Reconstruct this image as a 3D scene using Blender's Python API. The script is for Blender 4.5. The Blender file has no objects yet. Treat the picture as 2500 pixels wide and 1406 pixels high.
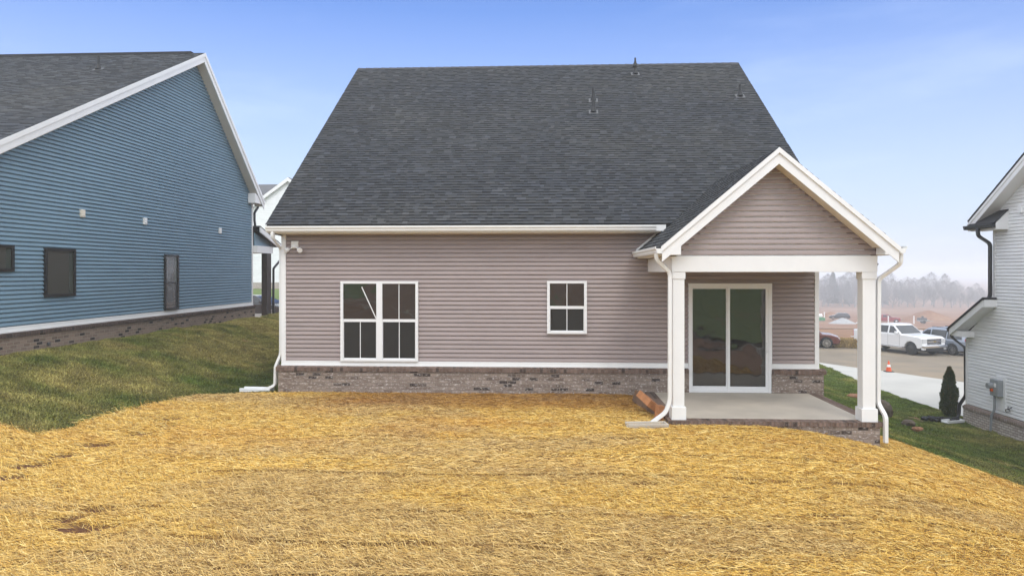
import bpy, bmesh, math, random
import numpy as np
from mathutils import Vector, Matrix

random.seed(7)
rng = np.random.default_rng(11)
scene = bpy.context.scene
COL = scene.collection
PI = math.pi

# ------------------------------------------------------------------ terrain and noise
def ss(a, b, x):
    t = np.clip((x - a) / (b - a), 0, 1)
    return t * t * (3 - 2 * t)

def terrain(x, y):
    x = np.asarray(x, float); y = np.asarray(y, float)
    z = -0.1 - 2.02 * ss(3.5, 13.0, x) + 1.0 * ss(-7.4, -12.0, x)
    wr = ss(4, 14, x); wl = ss(-6, -11, x)
    z = z - 0.6 * wr * ss(30, 48, y) - (5.8 * ss(54, 150, y) + 4.9 * ss(150, 320, y)) * ss(-5, 25, x)
    z = z + wl * (-1.05 * ss(30, 42, y) + 1.1 * ss(50, 64, y))
    z = z - 0.12 * ss(9.5, 4, y) + 9 * ss(-18, -90, y)
    return z

def T(x, y):
    return float(terrain(x, y))

def vnoise(x, y, seed=0):
    xi = np.floor(x).astype(np.int64); yi = np.floor(y).astype(np.int64)
    fx = x - xi; fy = y - yi
    fx = fx * fx * (3 - 2 * fx); fy = fy * fy * (3 - 2 * fy)
    def h(a, b):
        n = (a * 374761393 + b * 668265263 + seed * 974711) & 0xffffffff
        n = ((n ^ (n >> 13)) * 1274126177) & 0xffffffff
        return ((n ^ (n >> 16)) & 0xffff) / 65535.0
    return (h(xi, yi) * (1 - fx) + h(xi + 1, yi) * fx) * (1 - fy) + (h(xi, yi + 1) * (1 - fx) + h(xi + 1, yi + 1) * fx) * fy

def fbm(x, y, seed=0, octs=3):
    s = 0; a = 0.5; t = 0
    for i in range(octs):
        s = s + a * vnoise(x, y, seed + i); t += a; a *= 0.5; x = x * 2.03; y = y * 2.03
    return s / t

def inpoly(x, y, poly):
    r = np.zeros(x.shape, bool); n = len(poly)
    for i in range(n):
        x0, y0 = poly[i]; x1, y1 = poly[(i + 1) % n]
        c = ((y0 > y) != (y1 > y))
        with np.errstate(divide='ignore', invalid='ignore'):
            xx = (x1 - x0) * (y - y0) / (y1 - y0 + 1e-12) + x0
        r ^= c & (x < xx)
    return r

# ------------------------------------------------------------------ materials
MATS = {}
def new_mat(name):
    m = bpy.data.materials.new(name); m.use_nodes = True
    nt = m.node_tree; b = nt.nodes['Principled BSDF']
    MATS[name] = m
    return m, nt, b

def N(nt, t, **kw):
    n = nt.nodes.new(t)
    for k, v in kw.items():
        setattr(n, k, v)
    return n

def plain(name, col, rough=0.6, metal=0.0, spec=0.5, var=0.06, scale=6.0, bump=0.0, bscale=60, coat=0.0):
    m, nt, b = new_mat(name)
    b.inputs['Roughness'].default_value = rough
    b.inputs['Metallic'].default_value = metal
    b.inputs['Specular IOR Level'].default_value = spec
    b.inputs['Coat Weight'].default_value = coat
    tc = N(nt, 'ShaderNodeTexCoord')
    no = N(nt, 'ShaderNodeTexNoise'); no.inputs['Scale'].default_value = scale; no.inputs['Detail'].default_value = 5
    nt.links.new(tc.outputs['Object'], no.inputs['Vector'])
    mr = N(nt, 'ShaderNodeMapRange'); mr.inputs['From Min'].default_value = 0.25; mr.inputs['From Max'].default_value = 0.75
    mr.inputs['To Min'].default_value = 1 - var; mr.inputs['To Max'].default_value = 1 + var
    nt.links.new(no.outputs['Fac'], mr.inputs['Value'])
    mx = N(nt, 'ShaderNodeVectorMath', operation='SCALE'); mx.inputs[0].default_value = col[:3]
    nt.links.new(mr.outputs['Result'], mx.inputs['Scale'])
    nt.links.new(mx.outputs['Vector'], b.inputs['Base Color'])
    if bump:
        n2 = N(nt, 'ShaderNodeTexNoise'); n2.inputs['Scale'].default_value = bscale; n2.inputs['Detail'].default_value = 4
        nt.links.new(tc.outputs['Object'], n2.inputs['Vector'])
        bp = N(nt, 'ShaderNodeBump'); bp.inputs['Strength'].default_value = bump; bp.inputs['Distance'].default_value = 0.01
        nt.links.new(n2.outputs['Fac'], bp.inputs['Height']); nt.links.new(bp.outputs['Normal'], b.inputs['Normal'])
    return m

def attr_mat(name, rough=0.8, spec=0.3, sheen=0.0, trans=0.0):
    m, nt, b = new_mat(name)
    a = N(nt, 'ShaderNodeAttribute'); a.attribute_name = 'Col'
    nt.links.new(a.outputs['Color'], b.inputs['Base Color'])
    b.inputs['Roughness'].default_value = rough; b.inputs['Specular IOR Level'].default_value = spec
    return m

def ramp(nt, fac, stops):
    r = N(nt, 'ShaderNodeValToRGB')
    e = r.color_ramp.elements
    while len(e) < len(stops): e.new(0.5)
    for i, (p, c) in enumerate(stops):
        e[i].position = p; e[i].color = (c[0], c[1], c[2], 1)
    nt.links.new(fac, r.inputs['Fac'])
    return r.outputs['Color']

def siding_mat(name, col, rough=0.55):
    m, nt, b = new_mat(name)
    tc = N(nt, 'ShaderNodeTexCoord')
    mp = N(nt, 'ShaderNodeMapping'); mp.inputs['Scale'].default_value = (1.2, 1.2, 9.84 / 2)
    nt.links.new(tc.outputs['Object'], mp.inputs['Vector'])
    no = N(nt, 'ShaderNodeTexNoise'); no.inputs['Scale'].default_value = 0.8; no.inputs['Detail'].default_value = 4
    nt.links.new(mp.outputs['Vector'], no.inputs['Vector'])
    # fine embossed grain running along the boards
    mp2 = N(nt, 'ShaderNodeMapping'); mp2.inputs['Scale'].default_value = (4, 4, 120)
    nt.links.new(tc.outputs['Object'], mp2.inputs['Vector'])
    n2 = N(nt, 'ShaderNodeTexNoise'); n2.inputs['Scale'].default_value = 1.0; n2.inputs['Detail'].default_value = 3
    nt.links.new(mp2.outputs['Vector'], n2.inputs['Vector'])
    ad = N(nt, 'ShaderNodeMath', operation='ADD'); nt.links.new(no.outputs['Fac'], ad.inputs[0]); nt.links.new(n2.outputs['Fac'], ad.inputs[1])
    mr = N(nt, 'ShaderNodeMapRange'); mr.inputs['From Min'].default_value = 0.6; mr.inputs['From Max'].default_value = 1.4
    mr.inputs['To Min'].default_value = 0.88; mr.inputs['To Max'].default_value = 1.12
    nt.links.new(ad.outputs[0], mr.inputs['Value'])
    mx = N(nt, 'ShaderNodeVectorMath', operation='SCALE'); mx.inputs[0].default_value = col
    nt.links.new(mr.outputs['Result'], mx.inputs['Scale']); nt.links.new(mx.outputs['Vector'], b.inputs['Base Color'])
    bp = N(nt, 'ShaderNodeBump'); bp.inputs['Strength'].default_value = 0.15; bp.inputs['Distance'].default_value = 0.003
    nt.links.new(n2.outputs['Fac'], bp.inputs['Height']); nt.links.new(bp.outputs['Normal'], b.inputs['Normal'])
    b.inputs['Roughness'].default_value = rough
    return m

def brick_mat(name, c1, c2, mortar, white, dark, bw=0.2, bh=0.078, ms=0.009, whiteamt=0.5, offset=0.5):
    m, nt, b = new_mat(name)
    uv = N(nt, 'ShaderNodeUVMap'); uv.uv_map = 'UVMap'
    bt = N(nt, 'ShaderNodeTexBrick'); bt.offset = offset
    bt.inputs['Scale'].default_value = 1.0; bt.inputs['Brick Width'].default_value = bw; bt.inputs['Row Height'].default_value = bh
    bt.inputs['Mortar Size'].default_value = ms; bt.inputs['Mortar Smooth'].default_value = 0.3; bt.inputs['Bias'].default_value = 0.0
    bt.inputs['Color1'].default_value = (0, 0, 0, 1); bt.inputs['Color2'].default_value = (1, 1, 1, 1); bt.inputs['Mortar'].default_value = (0.5, 0.5, 0.5, 1)
    nt.links.new(uv.outputs['UV'], bt.inputs['Vector'])
    base = ramp(nt, bt.outputs['Color'], [(0.0, dark), (0.07, dark), (0.13, c1), (0.6, c2), (0.95, c1)])
    # chalky white slurry patches smeared over the faces
    mp = N(nt, 'ShaderNodeMapping'); mp.inputs['Scale'].default_value = (14, 26, 1)
    nt.links.new(uv.outputs['UV'], mp.inputs['Vector'])
    n1 = N(nt, 'ShaderNodeTexNoise'); n1.inputs['Scale'].default_value = 1.0; n1.inputs['Detail'].default_value = 6; n1.inputs['Roughness'].default_value = 0.75
    nt.links.new(mp.outputs['Vector'], n1.inputs['Vector'])
    wm = N(nt, 'ShaderNodeMapRange'); wm.inputs['From Min'].default_value = 0.53; wm.inputs['From Max'].default_value = 0.63
    wm.inputs['To Max'].default_value = whiteamt
    nt.links.new(n1.outputs['Fac'], wm.inputs['Value'])
    mix1 = N(nt, 'ShaderNodeMix', data_type='RGBA'); nt.links.new(wm.outputs['Result'], mix1.inputs['Factor'])
    nt.links.new(base, mix1.inputs['A']); mix1.inputs['B'].default_value = (*white, 1)
    n3 = N(nt, 'ShaderNodeTexNoise'); n3.inputs['Scale'].default_value = 55; n3.inputs['Detail'].default_value = 3
    nt.links.new(uv.outputs['UV'], n3.inputs['Vector'])
    mr = N(nt, 'ShaderNodeMapRange'); mr.inputs['To Min'].default_value = 0.6; mr.inputs['To Max'].default_value = 1.4
    nt.links.new(n3.outputs['Fac'], mr.inputs['Value'])
    sc = N(nt, 'ShaderNodeVectorMath', operation='SCALE'); nt.links.new(mix1.outputs['Result'], sc.inputs[0]); nt.links.new(mr.outputs['Result'], sc.inputs['Scale'])
    mix2 = N(nt, 'ShaderNodeMix', data_type='RGBA'); nt.links.new(bt.outputs['Fac'], mix2.inputs['Factor'])
    nt.links.new(sc.outputs['Vector'], mix2.inputs['A']); mix2.inputs['B'].default_value = (*mortar, 1)
    nt.links.new(mix2.outputs['Result'], b.inputs['Base Color'])
    inv = N(nt, 'ShaderNodeMath', operation='SUBTRACT'); inv.inputs[0].default_value = 1.0
    nt.links.new(bt.outputs['Fac'], inv.inputs[1])
    ad = N(nt, 'ShaderNodeMath', operation='MULTIPLY_ADD'); ad.inputs[1].default_value = 0.3
    nt.links.new(n3.outputs['Fac'], ad.inputs[0]); nt.links.new(inv.outputs[0], ad.inputs[2])
    bp = N(nt, 'ShaderNodeBump'); bp.inputs['Strength'].default_value = 0.9; bp.inputs['Distance'].default_value = 0.008
    nt.links.new(ad.outputs[0], bp.inputs['Height']); nt.links.new(bp.outputs['Normal'], b.inputs['Normal'])
    b.inputs['Roughness'].default_value = 0.9; b.inputs['Specular IOR Level'].default_value = 0.2
    return m

def ground_mat(name, stops, scale, rough=0.95, bump=0.5, stretch=(1, 1, 1), fine=12.0):
    m, nt, b = new_mat(name)
    tc = N(nt, 'ShaderNodeTexCoord')
    mp = N(nt, 'ShaderNodeMapping'); mp.inputs['Scale'].default_value = stretch
    nt.links.new(tc.outputs['Object'], mp.inputs['Vector'])
    n1 = N(nt, 'ShaderNodeTexNoise'); n1.inputs['Scale'].default_value = scale; n1.inputs['Detail'].default_value = 7; n1.inputs['Roughness'].default_value = 0.62
    n2 = N(nt, 'ShaderNodeTexNoise'); n2.inputs['Scale'].default_value = fine; n2.inputs['Detail'].default_value = 5
    nt.links.new(mp.outputs['Vector'], n1.inputs['Vector']); nt.links.new(mp.outputs['Vector'], n2.inputs['Vector'])
    ad = N(nt, 'ShaderNodeMath', operation='MULTIPLY_ADD'); ad.inputs[1].default_value = 0.35
    nt.links.new(n2.outputs['Fac'], ad.inputs[0])
    sub = N(nt, 'ShaderNodeMath', operation='SUBTRACT'); sub.inputs[1].default_value = 0.175
    nt.links.new(n1.outputs['Fac'], sub.inputs[0]); nt.links.new(sub.outputs[0], ad.inputs[2])
    c = ramp(nt, ad.outputs[0], stops)
    nt.links.new(c, b.inputs['Base Color'])
    bp = N(nt, 'ShaderNodeBump'); bp.inputs['Strength'].default_value = bump; bp.inputs['Distance'].default_value = 0.03
    nt.links.new(ad.outputs[0], bp.inputs['Height']); nt.links.new(bp.outputs['Normal'], b.inputs['Normal'])
    b.inputs['Roughness'].default_value = rough; b.inputs['Specular IOR Level'].default_value = 0.15
    return m

def glass_mat(name, col=(0.012, 0.013, 0.011), rough=0.03, ior=1.6, wave=True):
    m, nt, b = new_mat(name)
    b.inputs['Base Color'].default_value = (*col, 1); b.inputs['Roughness'].default_value = rough; b.inputs['IOR'].default_value = ior
    if wave:
        tc = N(nt, 'ShaderNodeTexCoord')
        no = N(nt, 'ShaderNodeTexNoise'); no.inputs['Scale'].default_value = 1.7; no.inputs['Detail'].default_value = 2
        nt.links.new(tc.outputs['Object'], no.inputs['Vector'])
        bp = N(nt, 'ShaderNodeBump'); bp.inputs['Strength'].default_value = 0.16; bp.inputs['Distance'].default_value = 0.05
        nt.links.new(no.outputs['Fac'], bp.inputs['Height']); nt.links.new(bp.outputs['Normal'], b.inputs['Normal'])
    return m

M_taupe = siding_mat('taupe_vinyl', (0.328, 0.266, 0.252))
M_blue = siding_mat('blue_vinyl', (0.155, 0.248, 0.318))
M_whitesiding = siding_mat('white_vinyl', (0.84, 0.85, 0.85))
M_trim = plain('white_trim', (0.80, 0.80, 0.79), 0.45, var=0.03, scale=3)
M_soffit = plain('cream_soffit', (0.72, 0.66, 0.56), 0.6, var=0.03)
M_gutter = plain('white_gutter', (0.78, 0.78, 0.76), 0.35, var=0.03, scale=4)
M_blackgutter = plain('black_gutter', (0.016, 0.016, 0.018), 0.35, var=0.1)
M_vinyl = plain('white_vinyl_frame', (0.80, 0.80, 0.80), 0.35, var=0.02)
M_blackframe = plain('black_frame', (0.013, 0.012, 0.011), 0.4, var=0.1)
M_brick = brick_mat('mottled_brick', (0.185, 0.138, 0.11), (0.31, 0.248, 0.205), (0.25, 0.205, 0.17), (0.62, 0.57, 0.54), (0.05, 0.038, 0.034), whiteamt=0.9)
M_rowlock = brick_mat('mottled_rowlock', (0.13, 0.085, 0.065), (0.22, 0.15, 0.12), (0.17, 0.13, 0.105), (0.42, 0.37, 0.34), (0.07, 0.05, 0.042), bw=0.078, bh=5.0, ms=0.008, whiteamt=0.3, offset=0.0)
M_brickblue = brick_mat('brown_brick', (0.20, 0.145, 0.11), (0.29, 0.215, 0.165), (0.30, 0.25, 0.20), (0.36, 0.31, 0.26), (0.04, 0.034, 0.032), whiteamt=0.25)
M_rowlockblue = brick_mat('brown_rowlock', (0.075, 0.052, 0.042), (0.12, 0.085, 0.07), (0.06, 0.045, 0.04), (0.2, 0.17, 0.15), (0.04, 0.03, 0.026), bw=0.078, bh=5.0, ms=0.01, whiteamt=0.2, offset=0.0)
M_brickwhite = brick_mat('pale_brick', (0.50, 0.44, 0.38), (0.58, 0.53, 0.47), (0.26, 0.22, 0.19), (0.66, 0.63, 0.58), (0.42, 0.36, 0.31), whiteamt=0.5, ms=0.011)
M_rowlockwhite = brick_mat('pale_rowlock', (0.30, 0.24, 0.2), (0.42, 0.36, 0.31), (0.16, 0.12, 0.1), (0.5, 0.45, 0.4), (0.2, 0.15, 0.13), bw=0.078, bh=5.0, ms=0.012, whiteamt=0.3, offset=0.0)
M_roof = attr_mat('asphalt_shingle', 0.92, 0.25)
M_roofbase = plain('roof_deck', (0.03, 0.03, 0.032), 0.95)
M_conc = plain('concrete', (0.46, 0.41, 0.34), 0.85, var=0.16, scale=1.3, bump=0.25, bscale=40)
M_drive = plain('driveway_concrete', (0.47, 0.45, 0.40), 0.85, var=0.10, scale=0.5, bump=0.2, bscale=30)
M_glass = glass_mat('dark_window_glass', (0.012, 0.013, 0.011), 0.03, 1.9)
M_screen = plain('insect_screen', (0.022, 0.02, 0.017), 0.55, spec=0.25)
M_glassgreen = glass_mat('pale_curtained_glass', (0.05, 0.06, 0.05))
M_door = glass_mat('door_glass', (0.014, 0.013, 0.011), 0.03, 1.9)
M_blind = plain('blind_slats', (0.07, 0.068, 0.058), 0.35, var=0.05)
M_pipe = plain('grey_vent_pipe', (0.02, 0.021, 0.023), 0.6)
M_flash = plain('lead_flashing', (0.085, 0.085, 0.088), 0.5)
M_darkwood = plain('dark_stained_wood', (0.035, 0.022, 0.016), 0.6, var=0.25, scale=4)
M_grey = plain('grey_metal', (0.27, 0.29, 0.30), 0.4, var=0.05)
M_orange = plain('orange_plastic', (0.75, 0.13, 0.03), 0.5)
M_red_cone = plain('orange_cone_plastic', (0.75, 0.11, 0.03), 0.5, var=0.1)
M_black = plain('black_rubber', (0.018, 0.018, 0.018), 0.75)
M_wood = plain('new_lumber', (0.40, 0.17, 0.065), 0.75, var=0.25, scale=9)
M_woodold = plain('weathered_lumber', (0.17, 0.10, 0.06), 0.8, var=0.25, scale=9)
M_rock = plain('rough_rock', (0.11, 0.085, 0.062), 0.95, var=0.35, scale=7, bump=0.8, bscale=14)
M_clod = plain('red_clay_clod', (0.28, 0.14, 0.07), 0.95, var=0.3, scale=9, bump=0.7, bscale=20)
M_clay = ground_mat('red_clay', [(0.25, (0.17, 0.085, 0.05)), (0.5, (0.26, 0.14, 0.085)), (0.75, (0.34, 0.21, 0.135))], 0.09, fine=1.5)
M_strawbed = ground_mat('straw_bed', [(0.25, (0.05, 0.025, 0.01)), (0.45, (0.16, 0.085, 0.025)), (0.65, (0.34, 0.20, 0.06)), (0.82, (0.5, 0.33, 0.12))], 5.0, bump=0.9, stretch=(0.35, 1.3, 1), fine=60)
M_grassbed = ground_mat('grass_bed', [(0.25, (0.022, 0.03, 0.008)), (0.5, (0.055, 0.07, 0.017)), (0.75, (0.12, 0.11, 0.032))], 1.6, bump=0.8, fine=25)
M_farlawn = ground_mat('lawn_green', [(0.25, (0.08, 0.11, 0.025)), (0.5, (0.12, 0.17, 0.04)), (0.75, (0.17, 0.20, 0.06))], 0.5, fine=9)
M_asphalt = ground_mat('dusty_asphalt', [(0.25, (0.17, 0.14, 0.105)), (0.5, (0.24, 0.20, 0.15)), (0.75, (0.33, 0.25, 0.165))], 0.22, rough=0.9, bump=0.15, fine=30)
M_blade = attr_mat('blade_of_grass', 0.6, 0.25)
M_straw = attr_mat('straw_strand', 0.7, 0.3)
M_foliage = attr_mat('conifer_foliage', 0.75, 0.2)
M_bark = plain('grey_bark', (0.22, 0.205, 0.195), 0.95, var=0.2)
M_gravel = plain('pale_gravel', (0.36, 0.36, 0.36), 0.95, var=0.2, scale=3, bump=0.8, bscale=9)
M_bale = attr_mat('bale_straw', 0.9, 0.2)
M_chrome = plain('chrome', (0.75, 0.75, 0.76), 0.15, 1.0, var=0.02)
M_carglass = glass_mat('car_glass', (0.02, 0.022, 0.025), 0.03, 1.6, False)
M_headlight = plain('headlight_lens', (0.55, 0.55, 0.55), 0.1, var=0.2, scale=14)
M_tail = plain('red_lens', (0.5, 0.015, 0.02), 0.2)
M_rim = plain('alloy_rim', (0.45, 0.45, 0.46), 0.3, 0.8)
M_steel = plain('dark_steel_rim', (0.03, 0.03, 0.03), 0.5)
M_carblack = plain('car_black_plastic', (0.02, 0.02, 0.021), 0.5)
M_whitepaint = plain('white_car_paint', (0.78, 0.78, 0.78), 0.25, var=0.03, scale=2, coat=0.6)
M_silver = plain('silver_car_paint', (0.30, 0.335, 0.40), 0.28, 0.3, var=0.03, coat=0.6)
M_redpaint = plain('maroon_car_paint', (0.15, 0.045, 0.035), 0.25, 0.2, var=0.05, coat=0.6)
M_darkpaint = plain('dark_car_paint', (0.02, 0.022, 0.026), 0.2, 0.2, var=0.05, coat=0.8)
M_redtruck = plain('red_truck_paint', (0.28, 0.02, 0.03), 0.3, var=0.05, coat=0.5)
M_gold = plain('gold_emblem', (0.5, 0.36, 0.1), 0.3, 0.8)
M_green = plain('green_plastic', (0.03, 0.22, 0.08), 0.5)
M_porchlight = plain('bronze_lamp', (0.03, 0.027, 0.024), 0.4)
M_netting = plain('green_netting', (0.2, 0.22, 0.1), 0.8)

# ------------------------------------------------------------------ object helpers
def tagged(o, label=None, cat=None, group=None, kind=None):
    if label: o['label'] = label
    if cat: o['category'] = cat
    if group: o['group'] = group
    if kind: o['kind'] = kind
    return o

def thing(name, label, cat, loc=(0, 0, 0), rz=0.0, group=None):
    o = bpy.data.objects.new(name, None); COL.objects.link(o)
    o.location = loc; o.rotation_euler = (0, 0, rz); o.empty_display_size = 0.2
    return tagged(o, label, cat, group)

def link(name, me, mat, parent=None, local=False):
    o = bpy.data.objects.new(name, me); COL.objects.link(o)
    if mat: me.materials.append(mat)
    if parent is not None:
        o.parent = parent
        if not local:
            p = parent; m = Matrix.Identity(4); chain = []
            while p is not None:
                chain.append(p); p = p.parent
            for p in reversed(chain):
                m = m @ p.matrix_parent_inverse @ Matrix.LocRotScale(p.location, p.rotation_euler, p.scale)
            o.matrix_parent_inverse = m.inverted()
    return o

class MB:
    def __init__(s):
        s.v = []; s.f = []; s.c = []; s.uvs = None
    def add(s, vs, fs, col=None):
        n = len(s.v); s.v.extend([tuple(map(float, p)) for p in vs])
        for f in fs:
            s.f.append([i + n for i in f]); s.c.append(col)
    def box(s, x0, x1, y0, y1, z0, z1, col=None):
        s.add([(x0, y0, z0), (x1, y0, z0), (x1, y1, z0), (x0, y1, z0), (x0, y0, z1), (x1, y0, z1), (x1, y1, z1), (x0, y1, z1)],
              [(0, 3, 2, 1), (4, 5, 6, 7), (0, 1, 5, 4), (1, 2, 6, 5), (2, 3, 7, 6), (3, 0, 4, 7)], col)
    def obox(s, c, size, mat, col=None):
        hx, hy, hz = [k / 2 for k in size]
        vs = [Vector(c) + mat @ Vector(p) for p in [(-hx, -hy, -hz), (hx, -hy, -hz), (hx, hy, -hz), (-hx, hy, -hz), (-hx, -hy, hz), (hx, -hy, hz), (hx, hy, hz), (-hx, hy, hz)]]
        s.add(vs, [(0, 3, 2, 1), (4, 5, 6, 7), (0, 1, 5, 4), (1, 2, 6, 5), (2, 3, 7, 6), (3, 0, 4, 7)], col)
    def poly(s, pts, col=None):
        s.add(pts, [tuple(range(len(pts)))], col)
    def prism(s, pts, off, col=None):
        # closed solid: polygon pts (3D) extruded by the vector off
        n = len(pts); off = Vector(off)
        vs = [Vector(p) for p in pts] + [Vector(p) + off for p in pts]
        fs = [tuple(range(n)), tuple(range(2 * n - 1, n - 1, -1))] + [(i, i + n, (i + 1) % n + n, (i + 1) % n) for i in range(n)]
        s.add(vs, fs, col)
    def sweep(s, path, sec, side, col=None, closed=True):
        # sec: 2D points (a along side, b along side x tangent) swept with mitres along path
        path = [Vector(p) for p in path]; side = Vector(side).normalized(); n = len(sec); m = len(path); vs = []
        for i, p in enumerate(path):
            d0 = (path[i] - path[i - 1]).normalized() if i else None
            d1 = (path[i + 1] - path[i]).normalized() if i < m - 1 else None
            if d0 is None: t = d1; k = 1
            elif d1 is None: t = d0; k = 1
            else:
                t = (d0 + d1).normalized(); k = 1 / max(0.4, t.dot(d0))
            up = side.cross(t).normalized()
            for a, b in sec: vs.append(p + side * a + up * (b * k))
        fs = []
        for i in range(m - 1):
            for j in range(n):
                j2 = (j + 1) % n
                fs.append((i * n + j, i * n + j2, (i + 1) * n + j2, (i + 1) * n + j))
        fs.append(tuple(range(n - 1, -1, -1))); fs.append(tuple(range((m - 1) * n, m * n)))
        s.add(vs, fs, col)
    def tube(s, path, rad, n=8, col=None, cap=True):
        path = [Vector(p) for p in path]; m = len(path); vs = []
        if not hasattr(rad, '__len__'): rad = [rad] * m
        t0 = (path[1] - path[0]).normalized()
        a = t0.orthogonal().normalized()
        for i, p in enumerate(path):
            t = (path[min(i + 1, m - 1)] - path[max(i - 1, 0)]).normalized()
            a = (a - t * a.dot(t)).normalized(); b = t.cross(a)
            for j in range(n):
                w = 2 * PI * j / n
                vs.append(p + a * (rad[i] * math.cos(w)) + b * (rad[i] * math.sin(w)))
        fs = [(i * n + j, i * n + (j + 1) % n, (i + 1) * n + (j + 1) % n, (i + 1) * n + j) for i in range(m - 1) for j in range(n)]
        if cap: fs += [tuple(range(n - 1, -1, -1)), tuple(range((m - 1) * n, m * n))]
        s.add(vs, fs, col)
    def disc(s, c, axis, r, th, n=20, col=None):
        c = Vector(c); axis = Vector(axis).normalized()
        s.tube([c - axis * th / 2, c + axis * th / 2], r, n, col)
    def mesh(s, name, uv=True, flip_uv=False):
        me = bpy.data.meshes.new(name)
        me.from_pydata(s.v, [], s.f); me.update()
        if any(c is not None for c in s.c):
            at = me.color_attributes.new('Col', 'FLOAT_COLOR', 'CORNER')
            arr = np.ones((len(me.loops), 4), np.float32); k = 0
            for f, c in zip(s.f, s.c):
                if c is not None: arr[k:k + len(f), :3] = c[:3]
                k += len(f)
            at.data.foreach_set('color', arr.ravel())
        if uv and len(s.f) < 40000:
            ul = me.uv_layers.new(name='UVMap'); arr = np.zeros((len(me.loops), 2), np.float32)
            for p in me.polygons:
                n = p.normal; ax = max(range(3), key=lambda i: abs(n[i]))
                for li in p.loop_indices:
                    co = me.vertices[me.loops[li].vertex_index].co
                    arr[li] = (co.x, co.y) if ax == 2 else ((co.y, co.z) if ax == 0 else (co.x, co.z))
            ul.data.foreach_set('uv', arr.ravel())
        return me
    def build(s, name, mat, parent=None, local=False, bevel=0.0, smooth=False, recalc=False):
        me = s.mesh(name)
        if recalc:
            bm = bmesh.new(); bm.from_mesh(me); bmesh.ops.recalc_face_normals(bm, faces=bm.faces); bm.to_mesh(me); bm.free()
        if smooth: me.polygons.foreach_set('use_smooth', [True] * len(me.polygons))
        o = link(name, me, mat, parent, local)
        if bevel:
            b = o.modifiers.new('bevel', 'BEVEL'); b.width = bevel; b.segments = 2; b.limit_method = 'ANGLE'; b.angle_limit = math.radians(35)
        return o

def arc(p0, p1, p2, r, n=4):
    # rounded corner points at p1
    p0, p1, p2 = Vector(p0), Vector(p1), Vector(p2)
    a = (p0 - p1).normalized(); b = (p2 - p1).normalized()
    s = p1 + a * r; e = p1 + b * r
    return [(s * (1 - t) ** 2 + p1 * 2 * t * (1 - t) + e * t * t) for t in [i / n for i in range(n + 1)]]

def rounded(path, r):
    out = [Vector(path[0])]
    for i in range(1, len(path) - 1): out += arc(path[i - 1], path[i], path[i + 1], r)
    out.append(Vector(path[-1])); return out

# lapped siding: real stepped boards with an undercut below each lip
ROW = 0.1016
def siding(mb, to3, z0, z1, lo, hi, row=ROW, seams=0, lip=0.029, gap=0.019, lap=0.42):
    """to3(s, out, z) -> point; lo(z), hi(z) give the horizontal extent"""
    k = 0; z = z0
    while z < z1 - 1e-6:
        zt = min(z + row, z1)
        f = (zt - z) / row
        prof = [(-0.014, z), (-0.014, z + gap), (lip - 0.002, z + gap), (lip, z + gap + 0.006), (lip * 0.82, z + row * (1 - lap)), (lip * 0.25, zt - 0.004), (lip * 0.1, zt)]
        prof = [(o, q) for o, q in prof if q <= zt + 1e-6] or [(0, z), (0, zt)]
        prof.append((-0.014, zt))
        vs = []
        for o, q in prof:
            a, b = lo(q), hi(q)
            if b < a: a = b = (a + b) / 2
            vs += [to3(a, o, q), to3(b, o, q)]
        mb.add(vs, [(2 * i, 2 * i + 1, 2 * i + 3, 2 * i + 2) for i in range(len(prof) - 1)])
        if seams and k % 2 == 0:
            a, b = lo(z), hi(z); s = a + random.uniform(0, seams)
            while s < b - 0.2:
                if z + 2 * row < z1 and lo(z + 2 * row) < s < hi(z + 2 * row):
                    for q0 in (z, z + row):
                        k1 = lip + 0.003; zk = q0 + row * (1 - lap); ztt = q0 + row - 0.003
                        p = [to3(s, k1, q0 + gap), to3(s + 0.03, k1, q0 + gap), to3(s + 0.03, lip * .82 + .003, zk), to3(s, lip * .82 + .003, zk), to3(s + 0.03, lip * .25 + .003, ztt), to3(s, lip * .25 + .003, ztt),
                             to3(s, 0.0, q0 + gap), to3(s, 0.0, ztt)]
                        mb.add(p, [(0, 1, 2, 3), (3, 2, 4, 5), (6, 0, 3, 5, 7)])
                s += random.uniform(2.2, 3.7)
        z = zt; k += 1

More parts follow.
